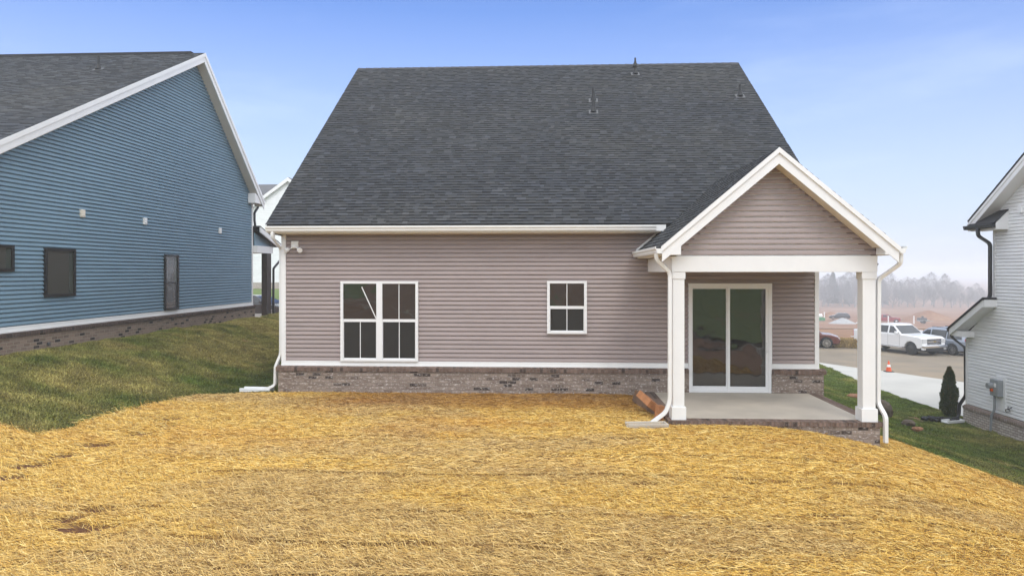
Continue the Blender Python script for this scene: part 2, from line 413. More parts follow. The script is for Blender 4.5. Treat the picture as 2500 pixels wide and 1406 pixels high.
# architectural shingles: every tab a thin raised wedge of its own tone
def shingles(mb, origin, u, v, length, w0, w1, tone, exposure=0.127, tabw=(0.11, 0.25)):
    o = Vector(origin); u = Vector(u).normalized(); v = Vector(v).normalized(); n = u.cross(v).normalized()
    if n.z < 0: n = -n
    k = 0; q = 0.0
    while q < length - 1e-4:
        q1 = min(q + exposure, length)
        a = max(w0(q), w0(q1)) if False else w0((q + q1) / 2); b = w1((q + q1) / 2)
        s = a - random.uniform(0, 0.3)
        up = random.random() < 0.5
        while s < b:
            wd = random.uniform(*tabw) * (1.0 if up else 0.8)
            s0, s1 = max(s, a), min(s + wd, b)
            s += wd
            if s1 - s0 < 0.01: continue
            th = 0.014 if up else 0.007
            base = fbm(np.array([(o + u * s0 + v * q).x * 0.45]), np.array([q * 0.5 + o.y * 0.2]), 5, 2)[0]
            g = tone * random.choice([0.78, 0.88, 0.96, 1.0, 1.04, 1.14, 1.28, 1.5 if random.random() < 0.3 else 1.0]) * (0.85 + 0.3 * base)
            hue = random.uniform(-0.04, 0.04) + (base - 0.5) * 0.14
            c = (g * (0.97 + hue), g * (1.02 + hue * 0.4), g * (1.10 - hue))
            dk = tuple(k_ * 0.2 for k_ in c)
            P = lambda a_, b_, h: o + u * a_ + v * b_ + n * h
            qm = q + (q1 - q) * 0.75
            mb.add([P(s0, q, th), P(s1, q, th), P(s1, qm, th * 0.4), P(s0, qm, th * 0.4)], [(0, 1, 2, 3)], c)
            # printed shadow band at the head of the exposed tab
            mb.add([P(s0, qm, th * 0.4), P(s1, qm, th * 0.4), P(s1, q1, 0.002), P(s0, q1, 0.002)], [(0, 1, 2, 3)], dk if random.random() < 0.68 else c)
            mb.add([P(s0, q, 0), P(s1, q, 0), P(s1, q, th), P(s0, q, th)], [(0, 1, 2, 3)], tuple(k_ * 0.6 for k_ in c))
            mb.add([P(s0, q, 0), P(s0, q, th), P(s0, q1, 0.002), P(s0, q1, 0)], [(0, 1, 2, 3)], c)
            mb.add([P(s1, q, 0), P(s1, q1, 0), P(s1, q1, 0.002), P(s1, q, th)], [(0, 1, 2, 3)], c)
            up = not up if random.random() < 0.8 else up
        q = q1; k += 1

def gutter_sec(side=1):
    # K-style section (a outward, b up)
    return [(0, 0), (0.085 * side, 0), (0.10 * side, 0.03), (0.10 * side, 0.055), (0.125 * side, 0.085), (0.125 * side, 0.125), (0.112 * side, 0.125), (0.112 * side, 0.09), (0.006 * side, 0.09), (0, 0.125)]

RECT = lambda w, d: [(-w / 2, -d / 2), (w / 2, -d / 2), (w / 2, d / 2), (-w / 2, d / 2)]

def vent_pipe(parent, base, slope_n, h, cap=False, r=0.042):
    b = Vector(base)
    p = MB(); p.tube([b - Vector((0, 0, 0.1)), b + Vector((0, 0, h))], r, 12)
    if cap:
        p.tube([b + Vector((0, 0, h - 0.16)), b + Vector((0, 0, h - 0.06))], [r * 2.1, r * 1.5], 12)
        p.tube([b + Vector((0, 0, h - 0.02)), b + Vector((0, 0, h + 0.12))], r * 0.7, 10)
    vp = p.build('roof_vent', M_pipe, parent, smooth=False)
    n = Vector(slope_n).normalized(); t = n.orthogonal(); t = Vector((1, 0, 0)) - n * n.x; t.normalize(); w = n.cross(t)
    f = MB(); f.obox(b + n * 0.022, (0.27, 0.27, 0.012), Matrix((t, w, n)).transposed())
    f.build('flashing', M_flash, vp)
    g = MB(); g.tube([b + n * 0.03, b + n * 0.05 + Vector((0, 0, 0.13))], [r * 2.2, r * 1.2], 12)
    g.build('collar', M_pipe, vp)

# ------------------------------------------------------------------ TAN HOUSE (the subject)
H = thing('tan_house', 'taupe sided house with brick base, dark shingle roof and covered rear patio', 'house', (0, 15.9, -0.1))
XL, XR, YW, YB = -6.25, 6.17, 15.9, 30.3
SL = 0.7625                                   # main roof pitch
EY, EZ = 15.42, 3.845                         # eave line
RY = 23.1; RZ = EZ + SL * (RY - EY)
roof_z = lambda y: EZ + SL * (y - EY)

# rear wall siding
mb = MB(); siding(mb, lambda s, o, z: (s, YW - o, z), 0.64, 3.70, lambda z: XL + 0.02, lambda z: XR - 0.03)
mb.build('rear_siding', M_taupe, H)
# side walls with gable ends
for nm, xx, sg in (('side_siding', XL, -1), ('side_siding', XR, 1)):
    mb = MB()
    lo = lambda z: YW + 0.02 if z < 3.6 else min(RY, EY + (z - EZ) / SL + 0.32)
    hi = lambda z: YB if z < 3.6 else max(RY, 2 * RY - (EY + (z - EZ) / SL) - 0.32)
    siding(mb, lambda s, o, z, xx=xx, sg=sg: (xx + sg * o, s, z), 0.64, RZ - 0.3, lo, hi)
    mb.build(nm, M_taupe, H)
mb = MB(); mb.box(XL + 0.05, XR - 0.05, YW + 0.06, YB - 0.05, 0.5, 3.6); mb.build('wall_core', M_trim, H)
# brick base
mb = MB()
mb.box(XL - 0.07, 3.255, YW - 0.10, YW + 0.1, -0.75, 0.44)
mb.box(5.105, XR + 0.10, YW - 0.10, YW + 0.1, -0.75, 0.44)
mb.box(XL - 0.07, XL + 0.1, YW + 0.1, YB, -0.75, 0.44)
mb.box(XR - 0.1, XR + 0.10, YW + 0.1, YB, -2.6, 0.44)
mb.build('brick_base', M_brick, H)
def rowlock(mb, x0, x1, yf, zf, zb, depth, over=0.035):
    # sloped projecting brick sill along x
    n = max(1, round((x1 - x0) / 0.0785)); w = (x1 - x0) / n
    for i in range(n):
        j = random.uniform(-0.003, 0.003); a = x0 + i * w + 0.003; b = x0 + (i + 1) * w - 0.003
        c = None
        mb.add([(a, yf - over + j, zf - 0.085), (b, yf - over + j, zf - 0.085), (b, yf + depth, zf - 0.085), (a, yf + depth, zf - 0.085),
                (a, yf - over + j, zf), (b, yf - over + j, zf), (b, yf + depth, zb), (a, yf + depth, zb)],
               [(0, 3, 2, 1), (4, 5, 6, 7), (0, 1, 5, 4), (1, 2, 6, 5), (2, 3, 7, 6), (3, 0, 4, 7)])
    mb.box(x0 + 0.01, x1 - 0.01, yf - over + 0.012, yf + depth - 0.004, zf - 0.082, zf - 0.008)
for x0, x1 in ((XL - 0.12, 3.25), (5.11, XR + 0.15)):
    mb = MB(); rowlock(mb, x0, x1, YW - 0.10, 0.515, 0.555, 0.11)
    mb.build('brick_sill', M_rowlock, H)
# white base trim
mb = MB(); mb.box(XL - 0.02, 3.25, YW - 0.042, YW + 0.01, 0.55, 0.655); mb.box(XL - 0.02, 3.25, YW - 0.056, YW - 0.042, 0.54, 0.575)
mb.build('base_trim', M_trim, H, bevel=0.004)
mb = MB(); mb.box(5.12, XR + 0.02, YW - 0.042, YW + 0.01, 0.55, 0.655); mb.box(5.12, XR + 0.02, YW - 0.056, YW - 0.042, 0.54, 0.575)
mb.build('base_trim', M_trim, H, bevel=0.004)
for x0, x1 in ((XL - 0.022, XL + 0.085), (XR - 0.075, XR + 0.022)):
    mb = MB(); mb.box(x0, x1, YW - 0.040, YW + 0.09, 0.657, 3.66)
    mb.build('corner_trim', M_trim, H, bevel=0.004)

# main roof: deck slab plus tabs
mb = MB()
a, b = XL - 0.19, XR + 0.19
n_th = 0.13
mb.prism([(a, EY, EZ - 0.02), (a, RY, RZ - 0.02), (a, 2 * RY - EY, EZ - 0.02), (a, 2 * RY - EY, EZ - 0.02 - n_th), (a, RY, RZ - 0.02 - n_th * 1.25), (a, EY, EZ - 0.02 - n_th)], (b - a, 0, 0))
roof = mb.build('roof', M_roofbase, H)
mb = MB()
L = math.hypot(RY - EY, RZ - EZ)
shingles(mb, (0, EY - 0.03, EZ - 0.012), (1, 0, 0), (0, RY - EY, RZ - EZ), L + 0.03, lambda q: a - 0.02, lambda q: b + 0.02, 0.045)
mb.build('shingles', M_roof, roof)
mb = MB()
for i in range(48):                            # ridge caps
    x = a + i * (b - a) / 48; w = (b - a) / 48
    g = 0.06 * random.uniform(0.85, 1.2); c = (g, g, g * 1.07)
    for sg in (-1, 1):
        mb.add([(x, RY, RZ + 0.03), (x + w * 1.1, RY, RZ + 0.018), (x + w * 1.1, RY + sg * 0.14, RZ + 0.018 - 0.105), (x, RY + sg * 0.14, RZ + 0.03 - 0.105)], [(0, 1, 2, 3)], c)
mb.build('ridge_cap', M_roof, roof)
# rake boards on both ends
for x0, x1 in ((a - 0.012, a + 0.012), (b - 0.012, b + 0.012)):
    mb = MB()
    mb.prism([(x0, EY + 0.02, EZ - 0.03), (x0, RY, RZ - 0.035), (x0, 2 * RY - EY, EZ - 0.03), (x0, 2 * RY - EY, EZ - 0.2), (x0, RY, RZ - 0.22), (x0, EY + 0.02, EZ - 0.2)], (x1 - x0, 0, 0))
    mb.build('rake_board', M_trim, H)
# fascia, soffit, gutter
mb = MB(); mb.box(a + 0.02, 2.63, EY + 0.02, EY + 0.085, 3.655, 3.80); mb.box(2.445, 2.66, EY - 0.03, EY - 0.005, 3.665, 3.805); mb.build('fascia', M_trim, H)
mb = MB(); mb.box(a + 0.02, XR + 0.15, EY + 0.06, YW + 0.05, 3.635, 3.654); mb.build('soffit', M_soffit, H)
mb = MB(); mb.sweep([(a - 0.01, EY + 0.055, 3.675), (2.44, EY + 0.055, 3.675)], [(-p, q) for p, q in gutter_sec()], (0, 1, 0))
mb.v = [(x, y, 3.675 + abs(z - 3.675)) for x, y, z in mb.v]
mb.build('gutter', M_gutter, H)

# windows --------------------------------------------------------------------
def window(parent, x0, x1, z0, z1, units, rail_z, fw=0.055, name='window'):
    """rear-wall window facing -y; units = list of (pane_x0, pane_x1)"""
    f = MB(); yo = YW - 0.088; yi = YW + 0.01
    ppx = [(x0, units[0][0])] + [(units[i][1], units[i + 1][0]) for i in range(len(units) - 1)] + [(units[-1][1], x1)]
    zt, zb = z1 - fw, z0 + 0.075
    for p0, p1 in ppx: f.box(p0, p1, yo, yi, z0, z1)
    for u0, u1 in units:
        f.box(u0, u1, yo, yi, zt, z1); f.box(u0, u1, yo, yi, z0, z0 + 0.055)
    w = f.build(name, M_vinyl, parent, bevel=0.004)
    s = MB()
    for u0, u1 in units:
        s.box(u0, u1, yo + 0.022, yi - 0.012, rail_z - 0.033, rail_z + 0.033)
        for p in ((u0, u0 + 0.012), (u1 - 0.012, u1)): s.box(p[0], p[1], yo + 0.03, yi - 0.012, zb - 0.02, rail_z - 0.033)
        s.box(u0, u1, yo + 0.03, yi - 0.012, z0 + 0.055, zb)
    s.build('sash', M_vinyl, w)
    for u0, u1 in units:
        g = MB(); g.box(u0, u1, yo + 0.040, yo + 0.046, rail_z + 0.0331, zt); g.build('pane', M_glass, w)
        g = MB(); g.box(u0 + 0.012, u1 - 0.012, yo + 0.048, yo + 0.054, zb, rail_z - 0.0331); g.build('pane', M_screen, w)
    return w, zt, zb, yo
W1, zt, zb, yo = window(H, -4.84, -3.0, 0.656, 2.53, [(-4.775, -3.985), (-3.845, -3.062)], 1.612)
def muntin(w, xc, z0, z1, y0): 
    m = MB(); m.box(xc - 0.009, xc + 0.009, y0, y0 + 0.004, z0, z1); return m.build('muntin', M_vinyl, w)
muntin(W1, -3.455, 1.646, zt, yo + 0.0355); muntin(W1, -3.45, zb, 1.578, yo + 0.0435); muntin(W1, -4.375, zb, 1.578, yo + 0.0435)
m = MB(); p0 = Vector((-4.34, yo + 0.036, 2.40)); p1 = Vector((-3.995, yo + 0.036, 1.655)); d = (p1 - p0).normalized(); q = Vector((-d.z, 0, d.x)) * 0.011
m.prism([p0 - q, p1 - q, p1 + q, p0 + q], (0, 0.003, 0)); mo = m.build('muntin', M_vinyl, W1); mo['label'] = 'fallen muntin bar leaning diagonally across the upper pane'
W2, zt, zb, yo = window(H, 0.01, 0.93, 1.32, 2.54, [(0.075, 0.865)], 1.93)
muntin(W2, 0.47, 1.964, zt, yo + 0.0355); muntin(W2, 0.47, zb, 1.896, yo + 0.0435)

# sliding patio door
f = MB(); y0, y1 = YW - 0.10, YW + 0.03
f.box(3.25, 3.316, y0, y1, 0.0, 2.49); f.box(5.04, 5.12, y0, y1, 0.0, 2.49)
f.box(3.316, 5.04, y0, y1, 2.40, 2.49); f.box(3.316, 5.04, y0, y1, 0.0, 0.06)
D = f.build('sliding_door', M_vinyl, H, bevel=0.004)
for nm, x0, x1, ya in (('fixed_panel', 3.3165, 4.15, y0 + 0.045), ('sliding_panel', 4.13, 5.0395, y0 + 0.012)):
    s = MB(); st = 0.05
    if nm == 'fixed_panel': s.box(x0, x0 + 0.03, ya, ya + 0.03, 0.0605, 2.3995)
    else: s.box(x0, x0 + st, ya, ya + 0.03, 0.0605, 2.3995)
    s.box(x1 - (0.06 if nm == 'sliding_panel' else st), x1, ya, ya + 0.03, 0.0605, 2.3995)
    xa = x0 + (0.03 if nm == 'fixed_panel' else st); xb = x1 - (0.06 if nm == 'sliding_panel' else st)
    s.box(xa, xb, ya, ya + 0.03, 2.365, 2.3995); s.box(xa, xb, ya, ya + 0.03, 0.0605, 0.14)
    p = s.build(nm, M_vinyl, D)
    g = MB(); g.box(xa, xb, ya + 0.012, ya + 0.018, 0.14, 2.365); g.build('pane', M_door, p)
hm = MB(); hm.sweep(rounded([(5.0, y0 + 0.012, 0.92), (5.0, y0 - 0.035, 0.94), (5.0, y0 - 0.035, 1.14), (5.0, y0 + 0.012, 1.16)], 0.02), RECT(0.022, 0.014), (1, 0, 0))
hm.build('handle', M_vinyl, D)

# security flood light
f = MB(); f.box(-6.03, -5.86, YW - 0.055, YW - 0.012, 3.30, 3.48); f.box(-5.985, -5.905, YW - 0.085, YW - 0.055, 3.32, 3.37)
FL = f.build('flood_light', M_trim, H, bevel=0.008)
for sx, cx in ((-1, -6.09), (1, -5.80)):
    l = MB(); c = Vector((cx, YW - 0.14, 3.27)); ax = Vector((sx * 0.55, -0.75, -0.35)).normalized()
    l.tube([c - ax * 0.07, c - ax * 0.02, c + ax * 0.05, c + ax * 0.06], [0.02, 0.05, 0.062, 0.055], 14)
    l.tube([(-5.945 + sx * 0.03, YW - 0.07, 3.33), c - ax * 0.05], 0.014, 8)
    l.build('lamp_head', M_vinyl, FL)

# roof vents on the rear slope
nrm = (0, -SL, 1)
for x, y, h, cap in ((1.37, 20.10, 0.62, False), (1.41, 20.75, 0.38, False), (2.88, 22.4, 0.42, True), (5.82, 20.9, 0.36, False)):
    vent_pipe(H, (x, y, roof_z(y)), nrm, h, cap)

# ---------------- covered patio
FY = 12.85
PX0, PX1 = 2.35, 6.04
gx, gz = 4.17, 5.0                             # gable apex
PS = 0.845                                     # gable pitch
ex0, ex1 = 2.06, 6.30
ez = gz - PS * (gx - ex0)
# patio slab and brick edging
mb = MB(); mb.box(2.47, 5.93, FY + 0.17, YW - 0.10, -0.5, -0.004); mb.build('patio_slab', M_conc, H)
mb = MB()
mb.box(2.28, 6.10, FY - 0.02, FY + 0.17, -0.9, -0.088); mb.box(2.28, 2.47, FY + 0.17, YW - 0.1, -0.9, -0.088); mb.box(5.93, 6.10, FY + 0.17, YW - 0.1, -1.2, -0.088)
mb.build('patio_brick', M_brick, H)
mb = MB()
n = 50; w = (6.14 - 2.25) / n
for i in range(n):
    j = random.uniform(-0.004, 0.004)
    mb.box(2.25 + i * w + 0.003, 2.25 + (i + 1) * w - 0.003, FY - 0.05 + j, FY + 0.168, -0.087, j * 0.4)
mb.box(2.26, 6.13, FY - 0.036, FY + 0.16, -0.086, -0.008)
n2 = 36; w = (YW - 0.1 - FY - 0.17) / n2
for i in range(n2):
    j = random.uniform(-0.004, 0.004); ya = FY + 0.17 + i * w
    mb.box(5.935, 6.14 + j, ya + 0.003, ya + w - 0.003, -0.087, j * 0.4)
    mb.box(2.25 + j, 2.465, ya + 0.003, ya + w - 0.003, -0.087, j * 0.4)
mb.build('patio_edging', M_rowlock, H)
# posts
for x0, x1 in ((2.352, 2.565), (5.805, 6.038)):
    mb = MB(); mb.box(x0, x1, FY + 0.015, FY + 0.235, 0.24, 2.66)
    for q in (0.3, 0.5, 0.7): pass
    po = mb.build('post', M_trim, H, bevel=0.006)
    mb = MB(); mb.box(x0 - 0.028, x1 + 0.028, FY - 0.013, FY + 0.263, 0.0, 0.24); mb.build('post_base', M_trim, po, bevel=0.005)
    mb = MB(); mb.box(x0 - 0.016, x1 + 0.016, FY - 0.001, FY + 0.251, 2.62, 2.748); mb.build('post_cap', M_trim, po, bevel=0.005)
# beams
mb = MB(); mb.box(PX0 - 0.02, PX1 + 0.02, FY - 0.012, FY + 0.27, 2.75, 3.045); mb.build('beam', M_trim, H, bevel=0.005)
for x0, x1 in ((PX0 - 0.02, PX0 + 0.25), (PX1 - 0.25, PX1 + 0.02)):
    mb = MB(); mb.box(x0, x1, FY + 0.27, YW - 0.02, 2.75, 3.045); mb.build('beam', M_trim, H, bevel=0.005)
mb = MB(); mb.box(PX0 + 0.2, PX1 - 0.2, FY + 0.2, YW - 0.02, 3.0, 3.03); mb.build('porch_ceiling', M_soffit, H)
# gable wall
top = lambda z: (gz - 0.20 - z) / PS
mb = MB(); siding(mb, lambda s, o, z: (s, FY + 0.02 - o, z), 3.05, gz - 0.22, lambda z: max(2.43, gx - top(z)), lambda z: min(6.035, gx + top(z)))
mb.build('gable_siding', M_taupe, H)
mb = MB(); mb.prism([(PX0 + 0.03, FY + 0.03, 3.0), (PX1 - 0.03, FY + 0.03, 3.0), (gx, FY + 0.03, gz - 0.25)], (0, 0.1, 0)); mb.build('gable_core', M_trim, H)
# gable roof
RK = 12.5
mb = MB(); th = 0.10
for sg, exx in ((-1, ex0), (1, ex1)):
    pts = [(gx, gz - 0.02), (exx, gz - PS * abs(exx - gx) - 0.02), (exx, gz - PS * abs(exx - gx) - 0.02 - th), (gx, gz - 0.02 - th * 1.3)]
    # the plane runs back to the wall at the eave and to the main slope at the ridge
    yb0 = YW - 0.03; yb1 = EY + (gz - EZ) / SL + 0.15
    zmid = 3.86; xm = gx + sg * (gz - zmid) / PS
    outl = [(exx, RK + 0.02), (exx, yb0), (xm, yb0), (gx, yb1), (gx, RK + 0.02)]
    up = [(x, y, gz - PS * abs(x - gx) - 0.02) for x, y in outl]; dn = [(x, y, z - th) for x, y, z in up]
    k = len(up); mb.add(up + dn, [tuple(range(k)), tuple(range(2 * k - 1, k - 1, -1))] + [(i, i + k, (i + 1) % k + k, (i + 1) % k) for i in range(k)])
proof = mb.build('porch_roof', M_roofbase, H, recalc=True)
mb = MB()
for sg, exx in ((-1, ex0), (1, ex1)):
    run = abs(exx - gx); LL = math.hypot(run, run * PS)
    def yend(q, sg=sg, exx=exx, run=run, LL=LL):
        zz = gz - PS * run + (q / LL) * PS * run
        return YW - 0.02 if zz < 3.84 else EY + (zz - EZ) / SL + 0.05
    o0 = Vector((exx + sg * 0.02, 0, gz - PS * run - 0.028))
    vdir = (-sg * run, 0, PS * run)
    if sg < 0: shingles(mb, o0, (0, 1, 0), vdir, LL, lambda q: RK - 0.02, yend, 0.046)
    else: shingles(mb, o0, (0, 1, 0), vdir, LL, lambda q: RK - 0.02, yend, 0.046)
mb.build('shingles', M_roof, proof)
# rake boards with a stepped crown, and boxed returns
for sg, exx in ((-1, ex0), (1, ex1)):
    nm = 'rake_board'
    mb = MB()
    zr = lambda x: gz - PS * abs(x - gx)
    def strip(y0, y1, d0, d1, xe):
        pts = [(gx, y0, gz - d0 * 1.31), (xe, y0, zr(xe) - d0 * 1.31), (xe, y0, zr(xe) - d1 * 1.31), (gx, y0, gz - d1 * 1.31)]
        mb.prism(pts, (0, y1 - y0, 0))
    strip(RK - 0.045, RK + 0.012, 0.012, 0.085, exx - sg * 0.01)
    strip(RK - 0.012, RK + 0.012, 0.085, 0.235, exx - sg * 0.03)
    mb.build(nm, M_trim, H, recalc=True)
    mb = MB()      # soffit under the rake
    xi = exx - sg * 0.33
    mb.prism([(gx, RK + 0.012, gz - 0.27), (xi, RK + 0.012, zr(xi) - 0.27), (xi, RK + 0.012, zr(xi) - 0.285), (gx, RK + 0.012, gz - 0.285)], (0, FY - RK - 0.02, 0))
    mb.build('rake_soffit', M_soffit, H, recalc=True)
    mb = MB()      # boxed return
    xw = PX0 + 0.08 if sg < 0 else PX1 - 0.01
    xo = exx - sg * 0.03
    mb.prism([(xo, RK - 0.010, zr(xo) - 0.04), (xo, RK - 0.010, 3.06), (xw, RK - 0.010, 3.06), (xw, RK - 0.010, zr(xw) - 0.22)], (0, FY - RK + 0.0, 0))
    mb.build('eave_return', M_trim, H, recalc=True, bevel=0.004)
    # side eave soffit, fascia and gutter
    mb = MB(); x2 = PX0 - 0.021 if sg < 0 else PX1 + 0.021
    mb.box(min(x2, xo), max(x2, xo), FY + 0.01, YW - 0.03, 3.055, 3.075); mb.build('soffit', M_soffit, H)
    mb = MB(); mb.box(min(xo, xo - sg * 0.02), max(xo, xo - sg * 0.02), FY + 0.01, YW - 0.03, 3.075, 3.2); mb.build('fascia', M_trim, H)
    mb = MB(); mb.sweep([(exx - sg * 0.03 + sg * 0.002, RK - 0.04, 3.085), (exx - sg * 0.03 + sg * 0.002, YW - 0.05, 3.085)], [(sg * p, q) for p, q in gutter_sec()], (1, 0, 0))
    # keep the section upright
    mb.v = [(x, y, 3.085 + abs(z - 3.085)) for x, y, z in mb.v]
    mb.build('gutter', M_gutter, H)
# wall flashing strip beside the left porch slope
mb = MB(); p0 = Vector((ex0, YW - 0.045, ez + 0.02)); p1 = Vector((gx - (gz - 3.64) / PS, YW - 0.045, 3.66)); q = Vector((0, 0, 0.035))
mb.prism([p0 - q, p1 - q, p1 + q, p0 + q], (0, 0.02, 0)); mb.build('roof_flashing', M_trim, H)
# lamp on the porch side beam
mb = MB(); mb.box(PX1 + 0.02, PX1 + 0.05, 13.2, 13.3, 2.86, 2.96); mb.tube([(PX1 + 0.05, 13.25, 2.93), (PX1 + 0.12, 13.25, 2.91), (PX1 + 0.17, 13.25, 2.86)], [0.02, 0.05, 0.075], 10); mb.build('porch_lamp', M_porchlight, H)

# downspouts
ds = RECT(0.085, 0.065)
def downspout(path, side, mat, parent, r=0.07, sec=None):
    mb = MB(); mb.sweep(rounded(path, r), sec or ds, side); return mb.build('downspout', mat, parent, bevel=0.008, recalc=True)
d = downspout([(-6.30, 15.43, 3.69), (-6.30, 15.43, 3.52), (-6.315, 15.97, 3.30), (-6.315, 15.97, 0.80), (-6.43, 15.93, 0.50), (-6.44, 15.93, 0.06), (-6.66, 15.90, -0.03)], (0.25, 1, 0), M_gutter, H)
d = downspout([(2.0, 12.60, 3.09), (2.0, 12.60, 2.98), (2.28, 12.78, 2.74), (2.28, 12.80, 0.36), (2.20, 12.78, 0.15), (1.93, 12.74, -0.04)], (0, 1, 0), M_gutter, H)
d = downspout([(6.36, 12.62, 3.09), (6.36, 12.62, 2.90), (6.105, 12.90, 2.62), (6.105, 12.92, 0.34), (6.175, 12.78, 0.12), (6.175, 12.78, -0.36)], (0, 1, 0), M_gutter, H)

# ------------------------------------------------------------------ BLUE HOUSE on the left
B = thing('blue_house', 'blue sided house with brown brick base and black framed windows', 'house', (-12.15, 20, 0.85))
BX = -12.15; BY0, BY1 = 9.6, 27.62
by, bz = 23.04, 10.30
s1, s2 = 0.531, 0.925
rz_b = lambda y: bz - (s1 * (by - y) if y < by else s2 * (y - by))
mb = MB()
lo = lambda z: max(BY0, by - (bz - 0.27 - z) / s1); hi = lambda z: min(BY1 - 0.02, by + (bz - 0.27 - z) / s2)
siding(mb, lambda s, o, z: (BX + o, s, z), 1.51, bz - 0.3, lo, hi, seams=3.4, lip=0.032, gap=0.022, lap=0.45)
mb.build('side_siding', M_blue, B)
mb = MB(); mb.prism([(BX - 0.06, BY0, 0.9), (BX - 0.06, BY1 - 0.05, 0.9), (BX - 0.06, BY1 - 0.05, 5.6), (BX - 0.06, by, bz - 0.35), (BX - 0.06, BY0, rz_b(BY0) - 0.35)], (-13.5, 0, 0)); mb.build('wall', M_blue, B, recalc=True)
mb = MB(); mb.box(BX - 0.1, BX + 0.07, BY0, BY1 + 0.12, 0.2, 1.28); mb.box(BX - 13, BX - 0.1, BY1 - 0.05, BY1 + 0.12, 0.2, 1.28); mb.build('brick_base', M_brickblue, B)
mb = MB()
n = int((BY1 + 0.16 - BY0) / 0.0785)
for i in range(n):
    j = random.uniform(-0.004, 0.004); ya = BY0 + i * 0.0785
    mb.add([(BX + 0.105 + j, ya + .003, 1.28), (BX + 0.105 + j, ya + .0755, 1.28), (BX - 0.02, ya + .0755, 1.28), (BX - 0.02, ya + .003, 1.28),
            (BX + 0.105 + j, ya + .003, 1.355), (BX + 0.105 + j, ya + .0755, 1.355), (BX - 0.02, ya + .0755, 1.385), (BX - 0.02, ya + .003, 1.385)],
           [(0, 1, 2, 3), (4, 7, 6, 5), (0, 4, 5, 1), (1, 5, 6, 2), (2, 6, 7, 3), (3, 7, 4, 0)])
mb.box(BX - 0.02, BX + 0.09, BY0, BY1 + 0.14, 1.281, 1.35)
mb.build('brick_sill', M_rowlockblue, B)
mb = MB(); mb.box(BX - 0.01, BX + 0.035, BY0, BY1 + 0.02, 1.385, 1.51); mb.box(BX + 0.035, BX + 0.05, BY0, BY1 + 0.02, 1.375, 1.42); mb.build('base_trim', M_trim, B, bevel=0.004)
mb = MB(); mb.box(BX - 0.09, BX + 0.034, BY1 - 0.085, BY1 + 0.022, 1.512, 5.75); mb.build('corner_trim', M_trim, B, bevel=0.004)
# roof
mb = MB(); RX = BX + 0.36
ye0, ye1 = BY0 - 0.4, 28.02
mb.prism([(RX - 0.02, ye0, rz_b(ye0)), (RX - 0.02, by, bz), (RX - 0.02, ye1, rz_b(ye1)), (RX - 0.02, ye1, rz_b(ye1) - 0.12), (RX - 0.02, by, bz - 0.16), (RX - 0.02, ye0, rz_b(ye0) - 0.12)], (-14.5, 0, 0))
broof = mb.build('roof', M_roofbase, B, recalc=True)
mb = MB(); LL = math.hypot(by - ye0, s1 * (by - ye0))
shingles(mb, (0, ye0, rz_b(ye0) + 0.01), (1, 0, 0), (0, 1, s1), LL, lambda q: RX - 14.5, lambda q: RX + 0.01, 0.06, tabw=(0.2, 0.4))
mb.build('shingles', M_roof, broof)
mb = MB(); mb.box(RX - 14.2, RX - 0.45, by - 0.1, by + 0.12, bz - 0.03, bz + 0.05); mb.build('ridge_cap', M_roofbase, broof)
mb = MB()
for ya, yb in ((ye0, by), (by, ye1)):
    for x0, x1, d0, d1 in ((RX - 0.015, RX + 0.02, -0.01, 0.10), (RX - 0.03, RX - 0.005, 0.10, 0.26)):
        k = 1.13 if yb == by else 1.36
        pts = [(x0, ya, rz_b(ya) - d0 * k), (x0, yb, rz_b(yb) - d0 * k), (x0, yb, rz_b(yb) - d1 * k), (x0, ya, rz_b(ya) - d1 * k)]
        mb.prism(pts, (x1 - x0, 0, 0))
mb.build('rake_board', M_trim, B, recalc=True)
mb = MB()
for ya, yb in ((ye0, by), (by, ye1 - 0.1)):
    pts = [(BX + 0.0, ya, rz_b(ya) - 0.30), (BX + 0.0, yb, rz_b(yb) - 0.30), (BX + 0.0, yb, rz_b(yb) - 0.315), (BX + 0.0, ya, rz_b(ya) - 0.315)]
    mb.prism(pts, (RX - BX - 0.03, 0, 0))
mb.build('rake_soffit', M_soffit, B, recalc=True)
mb = MB(); mb.prism([(BX + 0.02, ye1 - 0.02, 5.56), (BX + 0.02, 27.2, 5.56), (BX + 0.02, 27.2, 5.95), (BX + 0.02, ye1 - 0.02, 5.68)], (RX - BX - 0.055, 0, 0)); mb.build('eave_return', M_trim, B, recalc=True)
mb = MB(); mb.sweep([(RX - 0.02, ye1, 5.64), (RX - 14, ye1, 5.64)], gutter_sec(), (0, 1, 0)); mb.v = [(x, y, 5.64 + abs(z - 5.64)) for x, y, z in mb.v]; mb.build('gutter', M_blackgutter, B)
downspout([(BX + 0.06, 28.08, 5.66), (BX + 0.06, 28.06, 5.45), (BX + 0.06, 27.72, 5.2), (BX + 0.06, 27.72, 4.9), (BX + 0.06, 27.80, 4.62), (BX + 0.06, 27.95, 4.5)], (1, 0, 0), M_blackgutter, B, 0.06)
